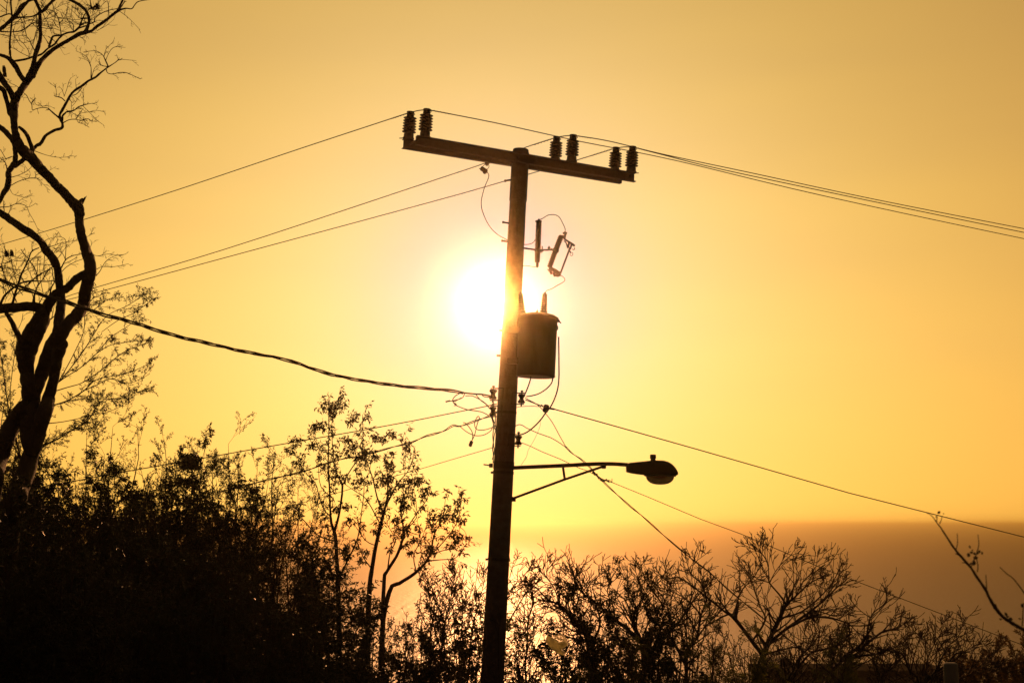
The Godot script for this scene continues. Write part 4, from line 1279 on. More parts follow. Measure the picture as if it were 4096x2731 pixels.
# the slender tree with lance leaves left of the pole
func slender_tree() -> void:
	var rng := RandomNumberGenerator.new()
	rng.seed = 31
	var dist := func(x: float, y: float) -> float: return 15.0 + 0.7 * field.get_noise_2d(x * 0.004 + 11.0, y * 0.003)
	var t := thing("slender_tree", "slender many stemmed tree with drooping leaf clusters left of the pole", "tree", P(1470, 2731, 15.0) * Vector3(1, 0, 1) + Vector3(0, -0.8, 0))
	var stems := [
		[[500, 3900, 60, 490, 2000, 44, 480, 1400, 36, 470, 1250, 30, 460, 1080, 28, 430, 980, 22, 420, 860, 16, 415, 700, 14, 405, 550, 12, 410, 350, 9, 410, 150, 7, 410, 70, 5], [455, 1040, 22, 490, 900, 18, 515, 700, 16, 480, 620, 10, 450, 500, 8, 432, 250, 6, 452, 90, 4, 482, 35, 3], [515, 690, 10, 560, 600, 9, 620, 510, 8, 670, 440, 6, 668, 150, 4], [425, 930, 10, 370, 870, 9, 330, 750, 8, 310, 680, 6, 240, 600, 5, 190, 520, 4, 150, 400, 3], [455, 1115, 12, 360, 1090, 10, 290, 1040, 9, 220, 960, 8, 140, 900, 5], [490, 1400, 16, 560, 1250, 12, 630, 1100, 10, 660, 900, 8, 680, 700, 6, 640, 560, 4], [430, 780, 8, 350, 700, 6, 330, 560, 4, 330, 430, 3], [410, 520, 6, 330, 400, 4, 300, 280, 3], [450, 560, 6, 520, 440, 5, 570, 340, 3]],
		[[700, 3900, 64, 705, 2000, 48, 722, 1480, 38, 740, 1330, 34, 770, 1150, 30, 810, 980, 28, 830, 900, 24, 860, 780, 16, 860, 650, 10, 850, 520, 6], [830, 920, 14, 780, 780, 12, 750, 650, 10, 720, 560, 8, 690, 460, 6], [800, 980, 10, 700, 800, 8, 620, 740, 6, 530, 680, 4], [842, 870, 12, 900, 740, 10, 960, 650, 8, 1010, 590, 6, 1050, 500, 5, 1070, 390, 4], [850, 760, 8, 900, 600, 6, 980, 560, 5, 975, 400, 4, 985, 300, 3], [740, 1330, 10, 680, 1250, 8, 650, 1180, 6, 620, 1100, 4], [860, 640, 6, 910, 450, 4], [770, 1150, 8, 690, 1110, 7, 600, 980, 5]],
		[[830, 3900, 50, 820, 2000, 38, 832, 1440, 30, 855, 1350, 26, 930, 1230, 22, 970, 1120, 20, 985, 1050, 18, 970, 950, 12, 960, 850, 8, 1000, 740, 5], [990, 1040, 14, 1040, 970, 10, 1100, 880, 8, 1160, 800, 6, 1190, 700, 5], [1000, 1030, 10, 1080, 940, 7, 1080, 840, 5, 1060, 720, 4], [860, 1340, 12, 880, 1200, 9, 920, 1110, 7, 850, 980, 5], [985, 1030, 8, 1110, 1070, 6, 1090, 980, 5]],
		[[800, 3900, 56, 810, 2000, 44, 870, 1515, 36, 950, 1440, 30, 1060, 1370, 25, 1150, 1280, 20, 1190, 1200, 16, 1220, 1060, 10, 1280, 960, 8, 1340, 890, 5], [1165, 1270, 12, 1260, 1260, 8, 1370, 1250, 7, 1415, 1210, 5], [1190, 1220, 10, 1290, 1120, 8, 1390, 980, 6, 1420, 860, 4, 1430, 760, 3], [1210, 1210, 8, 1330, 1180, 6, 1410, 1190, 4], [1290, 930, 6, 1300, 820, 4, 1310, 760, 3], [1080, 1350, 10, 1060, 1230, 8, 1110, 1110, 6, 1100, 1000, 4], [1150, 1290, 8, 1110, 1150, 6, 1160, 990, 5, 1170, 850, 4], [1400, 1000, 5, 1450, 1040, 4, 1470, 1100, 3]]]
	var o := {"wander": 0.16, "lift": 0.1, "angle": 0.6, "kids": 2, "shrink": 0.55, "fat": 0.0045, "thin": 0.0013, "leaf_level": 1, "leaves": 3, "leaf": lance_leaf}
	var lf := MB.new()
	for s in stems:
		var mb := MB.new()
		for f in s:
			var l := limb(4, f, dist, 3)
			knobbly(l[0], l[1], rng, 0.05)
			mb.tube(l[0], l[1], 7)
			var len := 0.0
			for k in l[0].size() - 1:
				len += (l[0][k + 1] - l[0][k]).length()
			sprout(mb, lf, l[0], l[1], int(minf(len, 4.0) * 7.0), 0.45, 0.2, 1, o, rng)
		obj("stem", mb, M.bark, t)
	# the thick drooping tufts at the ends of the branches
	for b in [[370, 85, 50], [520, 65, 40], [430, 120, 30], [340, 235, 50], [300, 250, 40], [150, 350, 60], [110, 420, 50], [280, 385, 40], [610, 160, 45], [570, 190, 35], [710, 165, 32], [760, 315, 50], [890, 300, 50], [820, 340, 40], [620, 385, 50], [560, 430, 50], [700, 440, 70], [640, 470, 50], [870, 540, 50], [760, 470, 40], [810, 660, 70], [870, 640, 60], [950, 680, 50], [1010, 650, 50], [1080, 660, 60], [1140, 740, 50], [1110, 640, 40], [650, 650, 40], [1000, 850, 50], [950, 790, 50], [580, 960, 45], [540, 850, 40], [690, 1200, 45], [660, 1260, 40], [1220, 940, 45], [1290, 930, 50], [1350, 930, 40], [1400, 960, 45], [1360, 1060, 50], [1400, 1080, 40], [1340, 1150, 50], [1200, 1170, 45], [1070, 1100, 45], [1040, 1200, 40], [1455, 800, 18], [1390, 815, 28], [540, 630, 45], [480, 570, 35], [340, 480, 35], [450, 620, 35], [400, 1000, 30], [470, 860, 30], [1010, 390, 25], [630, 290, 25], [560, 340, 30], [1220, 750, 15], [1440, 965, 22], [1485, 1090, 18], [920, 960, 30], [880, 1180, 30], [330, 1170, 30], [760, 1040, 26]]:
		for k in int(b[2] * 1.1):
			var p := q(4, b[0] + rng.randfn(0.0, 0.45) * b[2], b[1] + rng.randfn(0.0, 0.38) * b[2])
			lance_leaf(lf, P(p.x, p.y, 15.0 + rng.randfn(0.0, 0.15) + 0.7 * field.get_noise_2d(p.x * 0.004 + 11.0, p.y * 0.003)), rand_dir(rng), rng)
	obj("foliage", lf, M.leaf_dark, t, true)

# a clump of leafy upright shoots that reaches a point of the photograph
func leafy_shrub(label: String, x: float, y: float, dist: float, wide: float, tall: float, leaf: Callable, m: Material, sd: int, o2: Dictionary, group := "leafy shrubs on the slope") -> void:
	var rng := RandomNumberGenerator.new()
	rng.seed = sd
	var top := P(x, y, dist)
	tall = maxf(tall, top.y - ground_height(top.x, dist) + 0.1)
	var foot := Vector3(top.x, top.y - tall, top.z)
	var t := thing("leafy_shrub", label, "shrub", foot, group)
	var mb := MB.new()
	var lf := MB.new()
	var o := {"wander": 0.12, "lift": 0.1, "angle": 0.5, "kids": 4, "shrink": 0.5, "fat": 0.007, "thin": 0.0016, "leaf_level": 1, "leaves": 5, "leaf": leaf}
	o.merge(o2, true)
	var stems: int = o.get("stems", 7)
	for k in stems:
		var a := rng.randf() * TAU
		var rr := wide * 0.5 * sqrt(rng.randf())
		var h: float = tall * (rng.randf_range(0.55, 0.97) if k > 0 else 1.0)
		if k == 0:
			rr = 0.0
		var tip := foot + Vector3(cos(a) * rr, h, sin(a) * rr * 0.8)
		var base := foot + Vector3(cos(a) * rr * 0.12, 0, sin(a) * rr * 0.12)
		var pts := []
		for j in 8:
			var f := j / 7.0
			pts.append(base.lerp(tip, f) + Vector3(-cos(a) * rr, 0.5 * rr, -sin(a) * rr) * sin(f * PI) * 0.22 + rand_dir(rng) * 0.016 * tall)
		pts[7] = tip
		var sm := smooth(pts, 2)
		var rad := []
		for j in sm.size():
			rad.append(lerpf(0.013 + 0.004 * tall, 0.002, float(j) / (sm.size() - 1)))
		mb.tube(sm, rad, 5, false)
		sprout(mb, lf, sm, rad, int(o.get("sprouts", 13)), float(o.get("from", 0.12)), tall * 0.2, 2 if tall > 0.9 else 1, o, rng)
	obj("stems", mb, M.twig, t)
	obj("foliage", lf, m, t, true)

# a leafless shrub: traced limbs that fork into many short upturned twigs
func bare_shrub(label: String, zone: int, limbs: Array, dist: float, sd: int, seeds: Array, dense := 1.0) -> void:
	var rng := RandomNumberGenerator.new()
	rng.seed = sd
	var df := func(x: float, y: float) -> float: return dist + 0.5 * field.get_noise_2d(x * 0.004 + sd, y * 0.004)
	var first := q(zone, limbs[0][0], limbs[0][1])
	var t := thing("bare_shrub", label, "shrub", P(first.x, first.y, dist) - Vector3(0, 0.5, 0), "bare shrubs between the pole and the sea")
	var o := {"wander": 0.2, "lift": 0.07, "angle": 0.66, "kids": 2, "shrink": 0.6, "fat": 0.012, "thin": 0.0032, "taper": 0.78}
	var fine := MB.new()
	for f0 in limbs:
		var f: Array = f0
		var start := q(zone, f[0], f[1])
		if start.y > 2660.0:
			var z: Array = ZONE[zone]
			var fx: float = (lerpf(start.x, first.x, 0.5) - z[0]) * z[2]
			f = [fx, (3420.0 - z[1]) * z[2], f[2] * 1.3, lerpf(fx, f[0], 0.6), (3000.0 - z[1]) * z[2], f[2] * 1.15] + f
		var l := limb(zone, f, df, 4)
		for k in l[0].size():
			l[0][k] += Vector3.DOWN * 0.1
		knobbly(l[0], l[1], rng, 0.07)
		var mb := MB.new()
		mb.tube(l[0], l[1], 8)
		obj("limb", mb, M.bark, t)
		var len := 0.0
		for k in l[0].size() - 1:
			len += (l[0][k + 1] - l[0][k]).length()
		sprout(fine, null, l[0], l[1], int(len * 8.0 * dense) + 2, 0.25, minf(0.18 + 0.27 * len, 0.46), 2, o, rng)
		var e: Vector3 = l[0][l[0].size() - 1]
		var d: Vector3 = (e - l[0][l[0].size() - 2]).normalized()
		for k in 2:
			grow(fine, null, e, (d + rand_dir(rng) * 0.4).normalized(), 0.07, 0.0046, 1, o, rng)
	obj("twigs", fine, M.twig, t, true)

func build_plants() -> void:
	bare_tree()
	feathery_tree()
	slender_tree()
	# upright, finely leaved shoots along the top of the left bank; x, y of the tip, distance, width, height, density
	var fineo := {"wander": 0.15, "lift": 0.06, "angle": 0.75, "kids": 4, "leaves": 4, "stems": 6, "sprouts": 9, "fat": 0.005}
	var rows := [
		[15, 1570, 12.6, 0.8, 2.4, "leafy shrub filling the gap at the left edge under the leaning stem"], [110, 1640, 12.8, 0.6, 2.3, "thin leafy shrub between the leaning stem and the bare trunk"], [60, 1690, 15.5, 1.9, 2.4, "finely leaved shrub at the left edge behind the bare trunk"], [345, 1690, 16.2, 1.7, 2.5, "finely leaved shrub with thin tips just right of the bare trunk's foot"], [450, 1665, 15.4, 1.3, 2.5, "tall finely leaved shrub with the second highest shoot right of the trunk"], [545, 1655, 16.0, 1.4, 2.6, "tallest finely leaved shrub on the bank, its thick stem showing"], [655, 1715, 15.6, 1.2, 2.3, "finely leaved shrub just left of the dark leaf ball"], [705, 1790, 14.6, 1.2, 2.0, "low finely leaved shrub at the foot of the leaf ball tree"],
		[845, 1790, 15.2, 1.2, 2.2, "thin finely leaved shrub just right of the dark leaf ball"], [912, 1735, 16.0, 1.1, 2.5, "shrub with one bare pointed shoot rising above its neighbours"], [950, 1775, 15.0, 1.2, 2.3, "shrub with umbrella shaped seed heads right of the pointed shoot"], [1030, 1810, 15.8, 1.2, 2.3, "finely leaved shrub below the first low wire"], [1100, 1760, 15.2, 1.1, 2.4, "shrub with a flat topped seed head beside the slender tree"], [1190, 1900, 16.0, 1.3, 2.2, "finely leaved shrub under the left arm of the slender tree"]]
	var sd := 100
	for r in rows:
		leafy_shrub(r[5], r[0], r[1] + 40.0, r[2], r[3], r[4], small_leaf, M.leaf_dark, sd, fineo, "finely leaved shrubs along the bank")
		sd += 1
	# the small tree with a ball of broad leaves
	leafy_shrub("small tree with a dense dark ball of leaves on a thin stem", 762, 1800, 14.8, 0.36, 2.2, lance_leaf, M.leaf_dark, 140, {"stems": 5, "sprouts": 10, "leaves": 5, "kids": 3}, "")
	var rng := RandomNumberGenerator.new()
	rng.seed = 141
	var ball: Node3D = get_node("leafy_shrub_014")
	ball.set_meta("category", "tree")
	ball.name = "ball_crowned_tree"
	var lf := MB.new()
	for k in 950:
		var v := rand_dir(rng) * pow(rng.randf(), 0.5)
		var c := Q(5, 1030.0 + v.x * 115.0, 545.0 + v.y * 95.0, 14.8 + v.z * 0.2)
		if rng.randf() < 0.25:
			c = Q(5, 990.0 + v.x * 120.0, 720.0 + v.y * 55.0, 14.8 + v.z * 0.2)
		lance_leaf(lf, c, Vector3.DOWN, rng)
	obj("leaf_ball", lf, M.leaf_dark, ball, true)
	# the dark lower growth in front of them
	var dense := {"wander": 0.18, "lift": 0.03, "angle": 0.85, "kids": 4, "leaves": 5, "stems": 11, "sprouts": 14, "leaf_level": 2}
	var low := [[-60, 1840, 14.0, 2.3, 2.0, "dark leafy shrub at the left edge under the leaning stem"], [230, 1870, 13.6, 2.0, 2.0, "dark leafy shrub round the foot of the bare tree"], [450, 1860, 13.8, 2.0, 2.0, "dark leafy shrub below the tallest fine shoots"], [690, 1930, 13.4, 1.9, 2.0, "dark leafy shrub below the leaf ball tree"], [910, 1950, 13.8, 1.9, 2.0, "dark leafy shrub where the thin twisted cable disappears"], [1110, 2040, 13.4, 1.7, 2.0, "dark leafy shrub left of the slender tree's first stem"], [1270, 2220, 13.0, 1.4, 2.0, "dark leafy shrub before the slender tree's first stem"],
		[300, 1960, 10.3, 1.5, 2.0, "dark leafy shrub standing before the bare tree's trunk"], [40, 1960, 10.2, 1.6, 2.0, "dark leafy shrub before the bare tree in the corner"], [100, 2050, 11.5, 2.0, 2.0, "darkest leafy shrub in the lower left corner"], [520, 2130, 11.5, 2.0, 2.0, "dark leafy shrub at the bottom left, second from the corner"], [900, 2230, 11.5, 1.8, 2.0, "dark leafy shrub at the bottom below the slender tree's left side"], [1250, 2380, 11.6, 1.5, 2.0, "dark leafy shrub at the bottom right below the slender tree"], [1500, 2470, 12.2, 1.1, 2.0, "dark leafy shrub under the slender tree's leaning stem"], [1730, 2520, 12.6, 0.7, 2.0, "leafy shrub with small drooping leaves close left of the pole's foot"]]
	for r in low:
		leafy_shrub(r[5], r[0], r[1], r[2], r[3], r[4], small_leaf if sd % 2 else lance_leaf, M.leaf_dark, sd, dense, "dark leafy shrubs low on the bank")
		sd += 1
	# broad drooping leaves left of the pole and among the bare shrubs
	for r in [[1840, 2330, 13.6, 0.6, 1.4, "tufted plant with long drooping leaves just left of the pole"], [2250, 2410, 13.6, 1.0, 1.1, "dark drooping leafy shrub above the plastic bag"], [2380, 2560, 12.8, 0.8, 1.3, "dark leafy shrub right of the plastic bag"], [2700, 2600, 12.8, 0.9, 1.2, "dark leafy shrub at the bottom under the middle bare shrub"], [2215, 2640, 9.6, 0.5, 1.3, "leafy shrub with drooping leaves beside the plastic bag"], [2440, 2330, 13.6, 0.9, 1.0, "dark leafy tuft in the middle of the left bare shrub"], [2620, 2510, 13.0, 0.9, 1.0, "dark leafy tuft between the two left bare shrubs"]]:
		leafy_shrub(r[5], r[0], r[1], r[2], r[3], r[4], lance_leaf, M.leaf_dark, sd, {"stems": 7, "sprouts": 6, "leaves": 3, "kids": 3, "wander": 0.18, "from": 0.7}, "drooping leafy shrubs among the bare ones")
		sd += 1
	for r in [[2080, 2520, 12.9, 0.9, 1.2, "leafy shrub at the bottom just right of the pole"], [2520, 2600, 12.4, 0.9, 1.2, "feathery leafed shrub at the bottom below the plastic bag's right"], [2850, 2540, 12.4, 0.8, 1.3, "feathery shrub with yellowish sunlit leaves at the bottom"], [2990, 2610, 12.2, 0.7, 1.1, "green feathery shrub at the bottom near the bare tree's stem"], [3330, 2650, 12.6, 0.6, 1.0, "low green shrub before the flat roofed house"]]:
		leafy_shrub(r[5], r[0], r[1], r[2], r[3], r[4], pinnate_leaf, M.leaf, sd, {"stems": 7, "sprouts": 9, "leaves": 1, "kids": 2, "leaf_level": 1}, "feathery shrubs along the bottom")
		sd += 1
	# leafless shrubs right of the pole
	bare_shrub("widest bare shrub with thick forking limbs right of the middle", 7, [[1000, 1800, 60, 1000, 1420, 56, 1050, 1210, 56, 1110, 1060, 44, 1190, 890, 36, 1260, 750, 30, 1330, 690, 16, 1470, 560, 12, 1600, 495, 8], [1045, 1230, 42, 940, 1090, 38, 850, 970, 34, 760, 860, 34, 690, 820, 20, 540, 700, 16, 400, 590, 14, 330, 540, 12, 240, 505, 11, 140, 520, 8, 50, 470, 5], [1260, 760, 20, 1190, 660, 15, 1100, 550, 14, 1095, 470, 10, 1080, 370, 10, 1035, 290, 9, 960, 250, 7, 875, 205, 5], [1105, 550, 10, 1150, 460, 8, 1220, 370, 8, 1290, 310, 7, 1355, 215, 4], [1100, 550, 11, 1000, 520, 8, 900, 460, 7, 820, 375, 4], [1110, 1100, 32, 1230, 1000, 28, 1380, 890, 24, 1500, 800, 20, 1620, 700, 16, 1720, 600, 12, 1800, 540, 9], [1200, 880, 20, 1400, 820, 16, 1600, 650, 12, 1700, 520, 9, 1760, 400, 6], [940, 1090, 20, 1060, 900, 16, 1010, 760, 13, 940, 560, 10, 880, 420, 6], [780, 870, 22, 830, 650, 13, 960, 500, 9, 1010, 400, 6], [1340, 690, 12, 1400, 560, 9, 1480, 470, 8, 1530, 400, 6, 1545, 290, 4], [1480, 800, 14, 1600, 830, 11, 1720, 860, 9, 1850, 800, 6], [1260, 750, 14, 1320, 600, 10, 1380, 480, 7, 1410, 350, 5], [1035, 290, 7, 1040, 220, 6, 1055, 165, 4]], 14.4, 201, [], 1.25)
	bare_shrub("bare shrub with many crossing limbs in the middle, left of the widest one", 7, [[330, 1800, 36, 335, 1340, 34, 345, 1180, 30, 430, 1050, 22, 470, 850, 18, 520, 700, 14, 470, 560, 11, 380, 470, 9, 330, 330, 6], [335, 1320, 30, 220, 1100, 24, 120, 980, 18, 0, 860, 13, -80, 700, 9], [-90, 1550, 50, -40, 1360, 48, 0, 1200, 44, 110, 1070, 30, 240, 940, 20, 330, 820, 15, 420, 690, 12, 560, 540, 8], [430, 1050, 16, 560, 900, 12, 700, 760, 9, 800, 600, 6], [220, 1100, 14, 180, 850, 12, 130, 700, 9, 20, 560, 6], [470, 850, 12, 380, 740, 10, 230, 640, 8, 100, 600, 6], [380, 470, 8, 400, 380, 7, 440, 340, 6, 520, 280, 4], [-60, 1400, 36, 0, 1200, 30, -150, 1050, 24, -300, 900, 16, -420, 780, 12], [-150, 1050, 14, -120, 850, 11, -180, 650, 8]], 13.8, 202, [], 1.25)
	bare_shrub("bare shrub standing nearest the pole's right side", 6, [[850, 1500, 40, 850, 1150, 34, 760, 1000, 32, 660, 880, 28, 560, 760, 22, 440, 700, 15, 330, 590, 11, 200, 530, 8], [840, 1120, 26, 920, 940, 22, 880, 760, 16, 740, 620, 12, 660, 500, 8, 610, 420, 5], [700, 640, 14, 620, 600, 12, 520, 560, 10, 420, 560, 8, 300, 440, 5], [1300, 1090, 34, 1150, 950, 30, 1000, 840, 26, 880, 730, 18, 800, 660, 14, 830, 560, 9, 930, 470, 6], [900, 900, 18, 1010, 740, 12, 990, 600, 10, 1080, 500, 6], [60, 940, 14, 150, 790, 12, 230, 660, 9, 330, 560, 7], [70, 690, 9, 140, 560, 8, 250, 450, 6, 290, 390, 4], [90, 500, 8, 110, 420, 7, 155, 330, 4], [660, 880, 18, 720, 700, 13, 690, 540, 9, 740, 430, 5], [560, 760, 14, 500, 600, 10, 430, 480, 7, 460, 360, 4], [240, 1500, 18, 250, 1100, 14, 260, 900, 11, 310, 720, 8, 280, 560, 5], [840, 1100, 16, 680, 1060, 13, 520, 1000, 10, 380, 900, 7]], 13.4, 203, [], 1.35)
	bare_shrub("bare shrub whose branches rise between the nearest and the middle bare shrubs", 6, [[1330, 1500, 34, 1300, 1090, 34, 1220, 940, 24, 1250, 800, 16, 1330, 660, 12, 1290, 560, 9, 1240, 420, 5], [1310, 1080, 28, 1420, 960, 22, 1500, 780, 16, 1400, 620, 12, 1320, 480, 9, 1295, 350, 5], [1250, 800, 14, 1180, 680, 10, 1190, 560, 7, 1140, 520, 4], [1330, 1090, 20, 1480, 1020, 16, 1600, 880, 12], [1400, 620, 9, 1500, 500, 7, 1530, 400, 4]], 14.0, 204, [], 1.3)
	bare_shrub("bare shrub with long limbs arching right, left of the grey post", 8, [[200, 1500, 60, 300, 1080, 52, 400, 960, 46, 500, 850, 42, 620, 790, 36, 740, 710, 30, 880, 610, 18, 1000, 590, 13, 1080, 540, 9, 1180, 510, 5], [700, 730, 22, 710, 600, 18, 740, 470, 15, 790, 400, 12, 900, 320, 8, 925, 240, 4], [280, 1420, 44, 340, 1250, 38, 420, 1080, 32, 520, 930, 28, 640, 870, 24, 800, 850, 18, 950, 800, 14, 1100, 720, 10, 1200, 620, 6], [500, 850, 16, 380, 800, 12, 280, 830, 10], [740, 470, 12, 640, 400, 9, 540, 300, 6], [-100, 560, 30, 100, 470, 24, 250, 465, 20, 400, 490, 16, 520, 540, 11, 600, 620, 8, 690, 680, 6], [880, 610, 12, 960, 500, 9, 1010, 420, 6], [-250, 1500, 40, -150, 1250, 34, -50, 1050, 30, 100, 850, 22, 250, 800, 18, 420, 740, 12, 520, 640, 8], [300, 1080, 24, 350, 900, 16, 400, 720, 11, 440, 590, 7], [-150, 1250, 30, -60, 1000, 24, 0, 880, 22, 120, 760, 16, 200, 640, 12, 180, 540, 8, 150, 500, 5]], 14.0, 205, [], 1.15)
	bare_shrub("bare shrub behind the grey post at the lower right", 8, [[1180, 1500, 44, 1250, 1180, 36, 1400, 1060, 28, 1480, 900, 18, 1560, 760, 13, 1650, 680, 10, 1740, 620, 8, 1730, 500, 5], [1400, 1060, 22, 1540, 950, 18, 1640, 840, 14, 1760, 800, 10, 1860, 740, 7, 1960, 740, 4], [1250, 1180, 24, 1150, 1020, 18, 1090, 860, 12, 1010, 830, 8], [1160, 1040, 16, 1200, 860, 12, 1250, 700, 8, 1270, 650, 5], [1330, 1100, 16, 1340, 900, 12, 1420, 720, 9, 1480, 620, 6, 1480, 520, 4], [1300, 1150, 22, 1550, 1120, 16, 1750, 1080, 12, 1900, 960, 9, 2020, 920, 5], [820, 1400, 30, 850, 1150, 22, 800, 960, 14, 840, 840, 9], [850, 1150, 18, 960, 1000, 12, 1050, 900, 8], [1750, 1080, 10, 1900, 1040, 8, 2050, 1010, 6, 2170, 1010, 3]], 13.2, 206, [], 1.2)
	# thin bare saplings left of the pole's foot
	bare_shrub("thin bare sapling just left of the pole's foot", 6, [[-560, 1500, 18, -520, 1000, 14, -470, 760, 10, -430, 560, 7, -420, 420, 4], [-300, 1500, 16, -260, 1000, 12, -200, 760, 9, -150, 560, 6, -130, 460, 4], [-500, 900, 9, -420, 740, 7, -350, 600, 5], [-120, 1400, 14, -80, 1000, 10, -40, 780, 7, 0, 700, 4], [-700, 1500, 16, -640, 1000, 11, -600, 720, 7, -640, 540, 4]], 13.4, 207, [], 1.3)
	undergrowth()
	near_branch()
	far_bushes()

# the tangle of thin stems and small leaves along the bottom, too many to count
func undergrowth() -> void:
	var rng := RandomNumberGenerator.new()
	rng.seed = 61
	var mb := MB.new()
	var lf := MB.new()
	var o := {"wander": 0.2, "lift": 0.04, "angle": 0.7, "kids": 3, "shrink": 0.55, "fat": 0.005, "thin": 0.0022, "leaf_level": 0, "leaves": 2, "leaf": small_leaf}
	for k in 120:
		var x := rng.randf_range(1560, 3420)
		var edge := 2450.0 + 110.0 * smoothstep(2500.0, 3400.0, x) + 60.0 * sin(x * 0.013)
		var y := edge + absf(rng.randfn(0.0, 90.0))
		var d := rng.randf_range(11.6, 14.2)
		var tip := P(x, y, d)
		var foot := P(x + rng.randfn(0.0, 130.0), 3350, d)
		var bow := rand_dir(rng) * 0.1
		var pts := []
		for j in 6:
			var f := j / 5.0
			pts.append(foot.lerp(tip, f) + bow * sin(f * PI) + rand_dir(rng) * 0.012)
		var sm := smooth(pts, 2)
		var rad := []
		for j in sm.size():
			rad.append(lerpf(0.008, 0.003, float(j) / (sm.size() - 1)))
		mb.tube(sm, rad, 5, false)
		sprout(mb, lf if k % 3 else null, sm, rad, 8, 0.4, 0.32, 1, o, rng)
	var t := thing("undergrowth", "tangled undergrowth of thin stems and small leaves along the bottom right of the pole", "undergrowth", P(2300, 2960, 13.0))
	t.set_meta("kind", "stuff")
	obj("stems", mb, M.twig, t, true)
	obj("leaves", lf, M.leaf_dark, t, true)

# the branch with a few round leaves that reaches in at the right edge, close to the camera
func near_branch() -> void:
	var rng := RandomNumberGenerator.new()
	rng.seed = 71
	var dist := func(x: float, y: float) -> float: return 4.2 + (4096.0 - x) * 0.0004
	var t := thing("near_branch", "nearby bare branch with a few round leaves reaching in at the right edge", "branch", P(4300, 2700, 4.2))
	var mb := MB.new()
	for f in [[1520, 110, 9, 1560, 130, 10, 1605, 190, 13, 1650, 250, 17, 1720, 360, 21, 1770, 430, 24, 1830, 500, 27, 1900, 580, 26, 1950, 660, 28, 2020, 760, 31, 2070, 860, 33, 2120, 940, 36, 2180, 1005, 36, 2260, 1060, 38, 2351, 1110, 38, 2600, 1240, 42, 2850, 1500, 50, 3000, 2400, 66, 3050, 6500, 90], [2150, 575, 10, 2200, 625, 11, 2260, 670, 13, 2310, 730, 14, 2360, 800, 16, 2600, 1150, 22, 2780, 1400, 30, 2900, 1700, 36]]:
		var l := limb(9, f, dist, 4)
		for k in l[1].size():
			l[1][k] *= 0.78
		knobbly(l[0], l[1], rng, 0.12)
		mb.tube(l[0], l[1], 9)
	obj("stem", mb, M.bark, t)
	mb = MB.new()
	for f in [[1605, 190, 9, 1608, 160, 8, 1612, 130, 6], [1630, 205, 9, 1645, 170, 7, 1650, 140, 5], [1770, 430, 9, 1785, 370, 7, 1782, 285, 5], [1900, 575, 9, 1920, 530, 8, 1950, 450, 9, 1968, 380, 8, 1960, 295, 5], [1955, 620, 9, 1960, 560, 9, 1945, 490, 7], [2035, 785, 11, 2033, 720, 9, 2028, 640, 6], [2340, 1080, 12, 2345, 1000, 10, 2352, 880, 8], [1830, 500, 8, 1790, 470, 7, 1765, 460, 6], [1860, 540, 8, 1825, 535, 6], [2120, 920, 14, 2110, 890, 8]]:
		var l := limb(9, f, dist, 3)
		mb.tube(l[0], l[1], 6)
	obj("twigs", mb, M.twig, t, true)
	for b in [[1625, 105, 14], [1605, 142, 9], [1665, 118, 6], [1890, 402, 11], [1880, 470, 16], [1905, 450, 12], [1930, 460, 11], [1955, 455, 12], [1972, 442, 12], [1995, 455, 11], [1940, 495, 17], [1925, 540, 20], [1900, 545, 10], [2200, 978, 14], [2215, 1000, 12], [2240, 1020, 16], [2155, 1022, 10], [2320, 1020, 10], [2340, 905, 15], [2260, 1060, 14], [1912, 430, 8]]:
		mb = MB.new()
		var c := Q(9, b[0], b[1], 4.22)
		var r: float = px(b[2] / 2.1451, 4.22)
		var u := (Vector3(rng.randf_range(-1, 1), rng.randf_range(-1, 1), rng.randf_range(-0.4, 0.4))).normalized()
		var w := u.cross(Vector3(rng.randf_range(-0.4, 0.4), rng.randf_range(-0.4, 0.4), 1.0)).normalized()
		var rim := []
		for k in 9:
			var a := TAU * k / 9.0
			rim.append(c + (u * cos(a) * 1.15 + w * sin(a) * 0.85) * r * rng.randf_range(0.9, 1.1) + u.cross(w) * r * 0.25 * cos(a * 2.0))
		for k in 9:
			mb.tri(c, rim[k], rim[(k + 1) % 9])
		obj("leaf", mb, M.leaf_dark, t)

func far_bushes() -> void:
	# reddish bushes beyond the post in the lower right corner
	for r in [[3980, 2590, 34.0, 3.2, 3.6, 301, "hazy reddish brown bush in the lower right corner"], [4110, 2580, 32.0, 2.6, 3.6, 302, "hazy reddish brown bush cut by the right edge at the bottom"], [3850, 2660, 36.0, 2.2, 3.0, 303, "low reddish brown bush behind the grey post"]]:
		leafy_shrub(r[6], r[0], r[1], r[2], r[3], r[4], func(l: MB, p: Vector3, d: Vector3, g: RandomNumberGenerator) -> void: l.leaf(p, (d + rand_dir(g)).normalized(), rand_dir(g), g.randf_range(0.05, 0.1), g.randf_range(0.02, 0.04)), M.leaf_dry, r[5], {"stems": 16, "sprouts": 14, "leaves": 5, "kids": 4, "leaf_level": 2, "fat": 0.012, "thin": 0.003}, "reddish bushes in the lower right corner")

